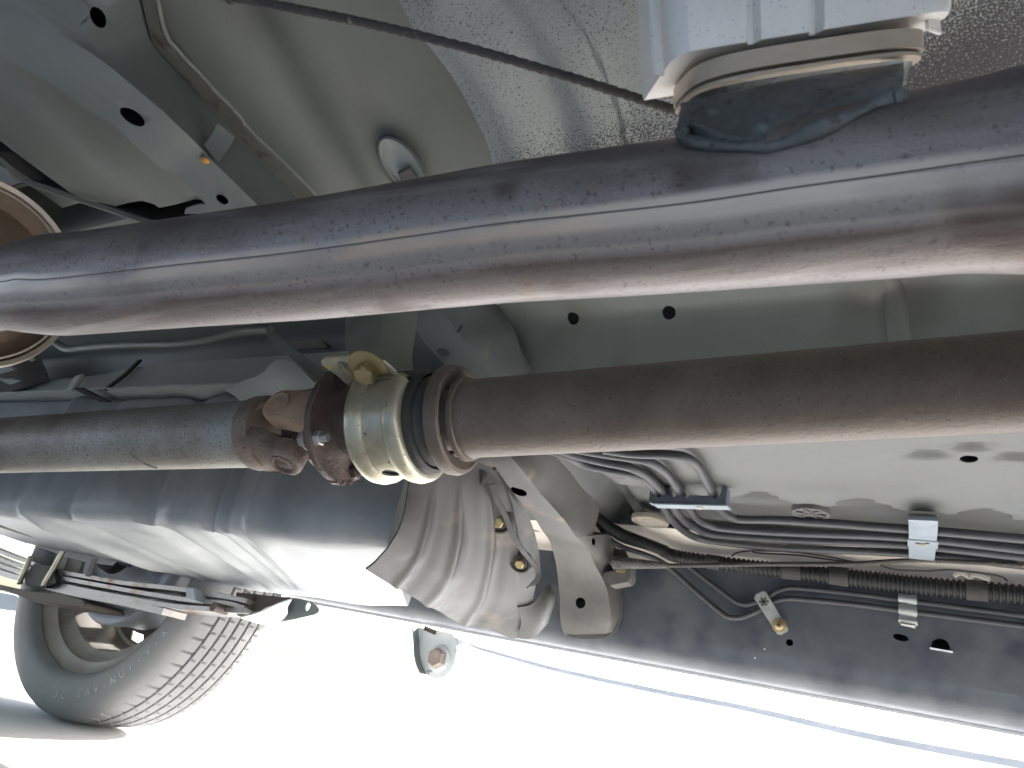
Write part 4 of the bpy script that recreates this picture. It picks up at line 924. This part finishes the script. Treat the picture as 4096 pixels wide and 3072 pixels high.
tag(strip('torn_foil', [py_(a, b, 1.21) for a, b in ((3815, 2305), (3840, 2292), (3866, 2302), (3880, 2310), (3900, 2300), (3960, 2318))], (0, .3, 1), .006, .001, creamm, None, n=20), 'crumpled pale strip above the conduit at right', 'strip')

# ================================================================== BRAKE LINES ON THE SILL
bl1 = [(2290, 1975, 1.13), (2340, 2015, 1.15), (2400, 2070, 1.17), (2440, 2125, 1.185), (2490, 2160, 1.20), (2570, 2185, 1.21), (2660, 2210, 1.22), (2740, 2255, 1.235), (2820, 2315, 1.24), (2930, 2398, 1.24), (2960, 2414, 1.24), (2995, 2418, 1.24), (3060, 2395, 1.24), (3105, 2368, 1.24), (3150, 2354, 1.24), (3210, 2354, 1.24), (3400, 2374, 1.24), (3620, 2402, 1.24), (4096, 2464, 1.24), (4500, 2518, 1.24)]
bl2 = [(2290, 2000, 1.13), (2335, 2040, 1.15), (2390, 2095, 1.17), (2430, 2150, 1.185), (2490, 2188, 1.20), (2570, 2215, 1.21), (2640, 2245, 1.22), (2700, 2290, 1.235), (2790, 2370, 1.24), (2890, 2455, 1.24), (2925, 2470, 1.24), (2965, 2470, 1.24), (3030, 2445, 1.24), (3090, 2410, 1.24), (3140, 2396, 1.24), (3200, 2397, 1.24), (3400, 2416, 1.24), (3620, 2444, 1.24), (4096, 2505, 1.24), (4500, 2560, 1.24)]
for L, lab in ((bl1, 'upper of two dark brake lines bending along the slate sill'), (bl2, 'lower of two dark brake lines bending along the slate sill')):
    tag(tube('brake_line', ext([py_(*p) for p in L]), .0046, linem, None, seg=12, n=160), lab, 'brake line', 'two brake lines on the sill')
k5 = lambda L: [(3000 + .4955 * a, 1900 + .4955 * b) for a, b in L]
cpl1 = root('clip_plate', py_(3090, 2450, 1.232), 'pale bent clip plate with a brass bolt and star hole on the sill', 'clip')
ol = k5([(45, 960), (105, 936), (130, 945), (215, 1085), (222, 1100), (135, 1155), (125, 1140), (30, 992)])
prism('upper_leaf', [py_(a, b, 1.2325) for a, b in ol], (0, .0016, 0), clipw, cpl1)
ol = k5([(222, 1100), (310, 1240), (305, 1262), (250, 1292), (222, 1290), (135, 1155)])
prism('lower_leaf', [py_(a, b, 1.243) for a, b in ol], (0, .0016, 0), clipw, cpl1)
s_ = k5([(216, 1086), (222, 1100), (135, 1155), (128, 1143)])
prism('joggle', [py_(s_[0][0], s_[0][1], 1.2325), py_(s_[1][0], s_[1][1], 1.243), py_(s_[2][0], s_[2][1], 1.243), py_(s_[3][0], s_[3][1], 1.2325)], (0, .0016, 0), clipw, cpl1, bev=0)
sc_ = py_(*k5([(112, 1022)])[0], 1.2322)
for k in range(3): 
    t = k * math.pi / 3 + .2; box('star_slot', sc_ + V((0, -.0003, 0)), (V((math.cos(t), 0, math.sin(t))) * .0075, V((0, .0006, 0)), V((-math.sin(t), 0, math.cos(t))) * .0016), greyrub, cpl1, .0002)
lathe('star_ring', sc_, (0, -1, 0), [(-.001, .0), (-.001, .0095), (.0004, .009), (.0004, .0082), (.0001, .008), (.0001, 0)], clipw, cpl1, 24)
lathe('pin', py_(*k5([(78, 972)])[0], 1.2322), (0, -1, 0), [(-.001, 0), (-.001, .0032), (.0006, .0025), (.0006, 0)], clipw, cpl1, 16)
bc = py_(*k5([(238, 1214)])[0], 1.2428)
lathe('bolt_washer', bc, (0, -1, 0), [(0, 0), (0, .0118), (.0012, .0115), (.0018, .010), (.0018, 0)], zincd, cpl1, 32)
lathe('bolt_head', bc + V((0, -.0018, 0)), (0, -1, 0), [(0, 0), (0, .0078), (.003, .0076), (.0045, .006), (.0052, .003), (.0045, .0022), (.0045, 0)], zincd, cpl1, 24)
for k in range(2):
    t = k * math.pi / 2 + .4; box('cross_slot', bc + V((0, -.0068, 0)), (V((math.cos(t), 0, math.sin(t))) * .0038, V((0, .0006, 0)), V((-math.sin(t), 0, math.cos(t))) * .0008), brownd, cpl1, .0002)
cp2 = root('line_clip', py_(3632, 2442, 1.232), 'pale stepped clip snapped over both brake lines at right', 'clip')
for (y0_, y1_, m_) in ((2378, 2414, 0), (2422, 2462, 0), (2470, 2496, 0), (2492, 2506, 1)):
    hw = 31 if not m_ else 24
    pts = []
    for k in range(5):
        t = k / 4; yy = y0_ + (y1_ - y0_) * t; pts.append(py_(3631 + (yy - 2440) * .02, yy, 1.234 - .004 * math.sin(math.pi * t)))
    strip('clip_finger', pts, (1, 0, -.12), hw * 2 * .00040, .0014, clipw, cp2, n=8)
    if not m_:
        for yy in (y0_ + 2,): strip('clip_edge', [py_(3631 - 34, yy, 1.2335), py_(3631 + 34, yy + 6, 1.2335)], (0, 0, 1), .0035, .0016, clipw, cp2)
strip('clip_back', [py_(3630, 2380, 1.243), py_(3632, 2500, 1.243)], (1, 0, -.12), .022, .0012, clipw, cp2)

# ================================================================== REAR WHEEL
WC = V((-1.716, 0, .411)); WY = V((0, 1, 0))
whl = root('wheel_and_tyre', (WC.x, 1.14, WC.z), 'rear wheel with dusty tyre, silver rim and faded white sidewall lettering', 'wheel')
RT = WC.z - GZ - .0005
prof = [(1.062, .297), (1.050, .305), (1.0425, .316), (1.040, .328), (1.0385, .345), (1.041, .365), (1.047, .378), (1.055, .386), (1.064, .3915)]
tread_y = [1.064, 1.072, 1.082, 1.089]
def gp(y): 
    return RT - .006 * abs((y - 1.148) / .085) ** 2.6
pp = list(prof)
for (g0, g1) in ((1.093, 1.100), (1.121, 1.128), (1.149, 1.156), (1.177, 1.184), (1.206, 1.212)):
    prev = pp[-1][0]
    for k in (1, 2, 3): y = prev + (g0 - prev) * k / 3; pp.append((y, gp(y)))
    pp += [(g0 + .0012, gp(g0) - .008), (g1 - .0012, gp(g1) - .008), (g1, gp(g1))]
for y in (1.218, 1.226, 1.235): pp.append((y, gp(y)))
pp += [(1.246, .383), (1.254, .36), (1.256, .335), (1.248, .312), (1.236, .297)]
NT = 720
def sipe(i, j, t):
    s, r = pp[j]
    if r > RT - .013 and r > .383:
        lo = s < 1.0935; hi = s > 1.212
        if (lo or hi) and s > 1.066 and (i % 10) == 0: return -.005
        if not lo and not hi and (i % 10) == 4 and r > RT - .006 and (j % 6) in (2, 3): return -.004
    return 0
tr = lathe('tyre', V((WC.x, 0, WC.z)), WY, pp, tyrem, whl, NT, angle=32, dr=sipe)
ring_tube('sidewall_ring', V((WC.x, 1.0418, WC.z)), WY, .329, .0012, tyrem, tr, seg=120)
rimp = [(1.066, .298), (1.0545, .3055), (1.0515, .311), (1.0535, .3125), (1.057, .311), (1.060, .305), (1.068, .296), (1.078, .284), (1.082, .274), (1.084, .270), (1.0865, .272), (1.090, .270), (1.098, .262), (1.105, .250), (1.108, .243), (1.115, .240), (1.15, .236), (1.185, .232), (1.205, .225), (1.209, .214), (1.212, .214), (1.215, .224), (1.21, .238), (1.15, .243), (1.10, .262), (1.09, .277), (1.075, .295)]
lathe('rim', V((WC.x, 0, WC.z)), WY, rimp, rimm, whl, 120, closed=True)
# wheel disc with hand holes
vs = []; fs = []; rr_ = [.05, .09, .13, .16, .188, .198, .211, .2145]; ys = [1.165, 1.165, 1.172, 1.19, 1.199, 1.204, 1.208, 1.209]
NA = 120
for i in range(NA):
    t = 2 * math.pi * i / NA
    for r, y in zip(rr_, ys): vs.append(V((WC.x + r * math.cos(t), y, WC.z + r * math.sin(t))))
for i in range(NA):
    i2 = (i + 1) % NA
    for j in range(len(rr_) - 1):
        if 4 <= j <= 5 and (i % 12) in (2, 3, 4, 5, 6): continue
        fs.append((i * 8 + j, i2 * 8 + j, i2 * 8 + j + 1, i * 8 + j + 1))
mk('wheel_disc', vs, fs, brownd, whl, thick=.004)
lathe('brake_drum', V((WC.x, 0, WC.z)), WY, [(1.185, 0), (1.185, .180), (1.12, .182), (1.112, .187), (1.088, .188), (1.082, .184), (1.080, .174), (1.084, .158), (1.092, .152), (1.097, .135), (1.10, .0)], drumm, whl, 96)
for k in range(6):
    t = k * 1.05 + .5; c = V((WC.x + .09 * math.cos(t), 1.098, WC.z + .09 * math.sin(t)))
    bolt(whl, c, -WY, .008, .008, drumm, wr=.013, wm=drumm, name='backing_bolt')
lathe('hub_plate', V((WC.x, 0, WC.z)), WY, [(1.05, .0), (1.05, .075), (1.03, .07), (1.02, .05), (.95, .045), (.95, 0)], darkm, whl, 40)
# raised white letters on the inner sidewall, along the lower arc
txt = '3C SAVINUI-V-K'
def letters():
    ang = math.radians(-86); cur = []
    for chx in txt:
        if chx != ' ':
            cu = bpy.data.curves.new('t', 'FONT'); cu.body = chx; cu.size = .022; cu.extrude = .0006; cu.align_x = 'CENTER'; cu.align_y = 'CENTER'; cu.resolution_u = 2
            o = bpy.data.objects.new('t', cu); COL.objects.link(o); bpy.context.view_layer.update()
            me = bpy.data.meshes.new_from_object(o.evaluated_get(bpy.context.evaluated_depsgraph_get())); bpy.data.objects.remove(o); bpy.data.curves.remove(cu)
            me.name = 'letter'; me.materials.append(letm)
            rad = V((math.cos(ang), 0, math.sin(ang))); c = V((WC.x, 1.0383, WC.z)) + rad * .3465
            up = -rad; rt = up.cross(V((0, -1, 0))) 
            n_ = V((0, -1, 0)); M = Matrix(((rt.x, up.x, n_.x, c.x), (rt.y, up.y, n_.y, c.y), (rt.z, up.z, n_.z, c.z), (0, 0, 0, 1)))
            me.transform(Matrix.Translation(-WL[tr]) @ M)
            lo = bpy.data.objects.new('letter', me); COL.objects.link(lo); lo.parent = tr; WL[lo] = WL[tr]
        ang += math.radians(4.3 if chx != ' ' else 5)
letters()

# axle, wheel house
tag(tube('rear_axle', [V((-1.716, -.3, .41)), V((-1.716, .4, .41)), V((-1.716, 1.03, .41))], .045, brownd, None, seg=28), 'dark brown rear axle tube behind the leaf spring', 'axle')
wh = root('wheel_house', (-1.7, 1.2, .7), 'dark wheel house panel above the leaf spring', 'wheel house')
secs = []
for i in range(21):
    t = math.pi * (.0 + i / 20); secs.append([V((WC.x + math.cos(t) * .47, 1.0, WC.z + .03 + math.sin(t) * .44)), V((WC.x + math.cos(t) * .47, 1.335, WC.z + .03 + math.sin(t) * .44)), V((WC.x + math.cos(t) * .48, 1.335, WC.z + .03 + math.sin(t) * .45)), V((WC.x + math.cos(t) * .48, 1.0, WC.z + .03 + math.sin(t) * .45))])
loft('arch_panel', secs, darkm, wh)

# ================================================================== LEAF SPRING
lsx = root('leaf_spring', py_(400, 2340, 1.0), 'worn leaf spring stack running in front of the rear wheel', 'leaf spring')
SY = 1.0
def lf(pts, t, y=SY, wdt=.06, nm='leaf', m=springm):
    strip(nm, [py_(a, b, y - wdt / 2) + V((0, wdt / 2, 0)) for a, b in pts], (0, 1, 0), wdt, t, m, lsx, n=36)
lf([(-250, 2105), (0, 2208), (120, 2250), (240, 2286), (380, 2312), (506, 2333), (700, 2354), (850, 2378), (950, 2395), (985, 2405)], .0085)
lf([(-250, 2135), (0, 2238), (110, 2272), (234, 2309), (411, 2343), (601, 2377), (760, 2400), (900, 2412), (975, 2432)], .0085)
lf([(-250, 2165), (0, 2262), (100, 2292), (215, 2330), (316, 2356), (506, 2392), (700, 2425), (930, 2440), (985, 2442)], .009)
lf([(-250, 2195), (0, 2290), (100, 2318), (215, 2352), (330, 2380), (506, 2412), (650, 2445)], .013)
prism('spring_pad', [py_(a, b, SY - .055) for a, b in ((-60, 2325), (0, 2338), (120, 2365), (250, 2375), (330, 2400), (342, 2414), (335, 2428), (250, 2418), (130, 2405), (20, 2362), (-60, 2350))], (0, .1, 0), brownd, lsx, bev=.002)
prism('clamp_plate', [py_(a, b, SY - .045) for a, b in ((95, 2300), (140, 2250), (215, 2270), (225, 2330), (180, 2350), (100, 2340))], (0, .01, 0), darkm, lsx, bev=.001)
for pts in (((123, 2225), (105, 2268), (85, 2312), (78, 2335)), ((252, 2205), (222, 2260), (187, 2318), (175, 2345)), ((378, 2236), (366, 2270), (353, 2305))):
    tube('u_bolt', [py_(a, b, SY - .048) for a, b in pts], .0062, zinc if pts[0][0] != 378 else xmf, lsx, seg=12, n=10)
prism('spring_clip', [py_(a, b, SY - .054) for a, b in ((738, 2346), (778, 2352), (782, 2402), (742, 2396))], (0, .1, 0), drumm, lsx, bev=.002)
lathe('clip_bolt', py_(858, 2428, SY - .05), (0, -1, 0), [(-.03, 0), (-.03, .009), (.004, .009), (.004, 0)], brownd, lsx, 20)

sh = root('spring_hanger', py_(1100, 2430, 1.03), 'spring hanger with pale lower flange and a round hole in its dark plate', 'hanger')
patch('hanger_wall', [[py_(950, 2372, 1.0), py_(1050, 2382, 1.0), py_(1170, 2395, 1.0)], [py_(948, 2410, .995), py_(1040, 2420, .995), py_(1130, 2408, .995)], [py_(965, 2462, .99), py_(1040, 2440, .99), py_(1160, 2393, .995)]], brownd, sh, 12, 12, thick=.003)
patch('hanger_flange', [[py_(962, 2466, .985), py_(1040, 2444, .985), py_(1110, 2412, .985), py_(1168, 2392, .99)], [py_(1000, 2478, 1.01), py_(1060, 2470, 1.01), py_(1112, 2450, 1.01), py_(1150, 2420, 1.01)], [py_(1040, 2490, 1.04), py_(1090, 2497, 1.04), py_(1122, 2486, 1.04), py_(1150, 2450, 1.03)]], mat('pale_hanger_steel', [(.5, .5, .47), (.6, .6, .57)], 20, (.45, .6), .1, .1, 200), sh, 16, 16, thick=.003)
lathe('hanger_eye', py_(975, 2418, .985), (0, -1, 0), [(-.03, 0), (-.03, .022), (0, .022), (.003, .018), (.003, .012), (.0, .01), (0, 0)], brownd, sh, 32)
prism('hanger_plate', [py_(a, b, 1.035) for a, b in ((1120, 2487), (1145, 2420), (1170, 2390), (1200, 2394), (1240, 2405), (1262, 2420), (1274, 2435), (1270, 2450), (1255, 2458), (1170, 2478))], (0, .004, 0), greenp, sh, cuts=[cyl_cut(py_(1230, 2425, 1.035), (0, 1, 0), .0065, .0085, depth=.03, back=.02)])

# ================================================================== MUD FLAP, SIDE STEP AND BRACKET
tag(prism('mud_flap', [py_(a, b, 1.3) for a, b in ((-200, 2330), (60, 2380), (105, 2430), (80, 2445), (20, 2440), (-200, 2400))], (0, .01, 0), clampm, None), 'blue grey flap edge behind the tyre at the left edge', 'mud flap')
ss = root('side_step', (-.3, 1.42, .34), 'overexposed white side step with a blue grey lip beyond the sill', 'side step')
YS = 1.40
lip_ = [(1868, 2566), (1905, 2590), (1980, 2612), (2100, 2646), (2250, 2685), (2600, 2760), (3000, 2838), (3400, 2930), (3700, 2990), (4096, 3062), (4500, 3135)]
strip('step_lip', ext([py_(a, b, YS) for a, b in lip_]), (0, .25, 1), lambda t: .005 + .009 * t, .006, stepb, ss, n=50)
strip('step_board', ext([py_(a, b + 10, YS + .012) + V((0, 0, -.004)) for a, b in lip_]), (0, 1, -.12), .02, .006, bodyw, ss, n=50)
strip('step_edge', ext([py_(a, b + 34, YS + .02) for a, b in lip_[2:]]), (0, .3, 1), .008, .004, bodyw, ss, n=40)
kb = lambda L: [(1550 + .3617 * a, 2400 + .3617 * b) for a, b in L]
br = root('step_bracket', py_(1715, 2620, 1.37), 'pale rounded bracket with a brown bolt hanging below the sill', 'bracket')
bo = kb([(330, 300), (560, 335), (720, 370), (765, 460), (770, 560), (745, 680), (700, 790), (620, 860), (520, 870), (430, 830), (370, 740), (340, 600), (345, 450)])
silv = mat('silver_bracket', [(.5, .53, .52), (.62, .65, .64)], 20, (.4, .55), .2, .1, 200, speck=[((.25, .27, .26), 40, .68, .74)])
prism('bracket_plate', [py_(a, b, 1.385) for a, b in bo], (0, .005, 0), silv, br)
strip('bracket_flange', [py_(a, b, 1.375) for a, b in kb([(300, 300), (318, 450), (325, 600), (350, 720), (395, 820)])], (1, 0, 0), .004, .022, greenp, br, n=20)
bolt(br, py_(*kb([(570, 650)])[0], 1.384), (0, -1, 0), .021, .016, mat('brown_bolt_head', [(.2, .15, .12), (.34, .28, .24)], 60, (.45, .6), .4, .2, 300), wr=.028, wt=.003, wm=silv)
box('bracket_slot', py_(*kb([(470, 335)])[0], 1.384), ((.018, 0, -.003), (0, .001, 0), (0, 0, .005)), brownd, br, .001)
patch('bracket_tongue', [[py_(a, b, 1.388) for a, b in kb([(640, 360), (740, 400), (880, 470)])], [py_(a, b, 1.392) for a, b in kb([(650, 400), (720, 460), (800, 505)])]], silv, br, 8, 8)
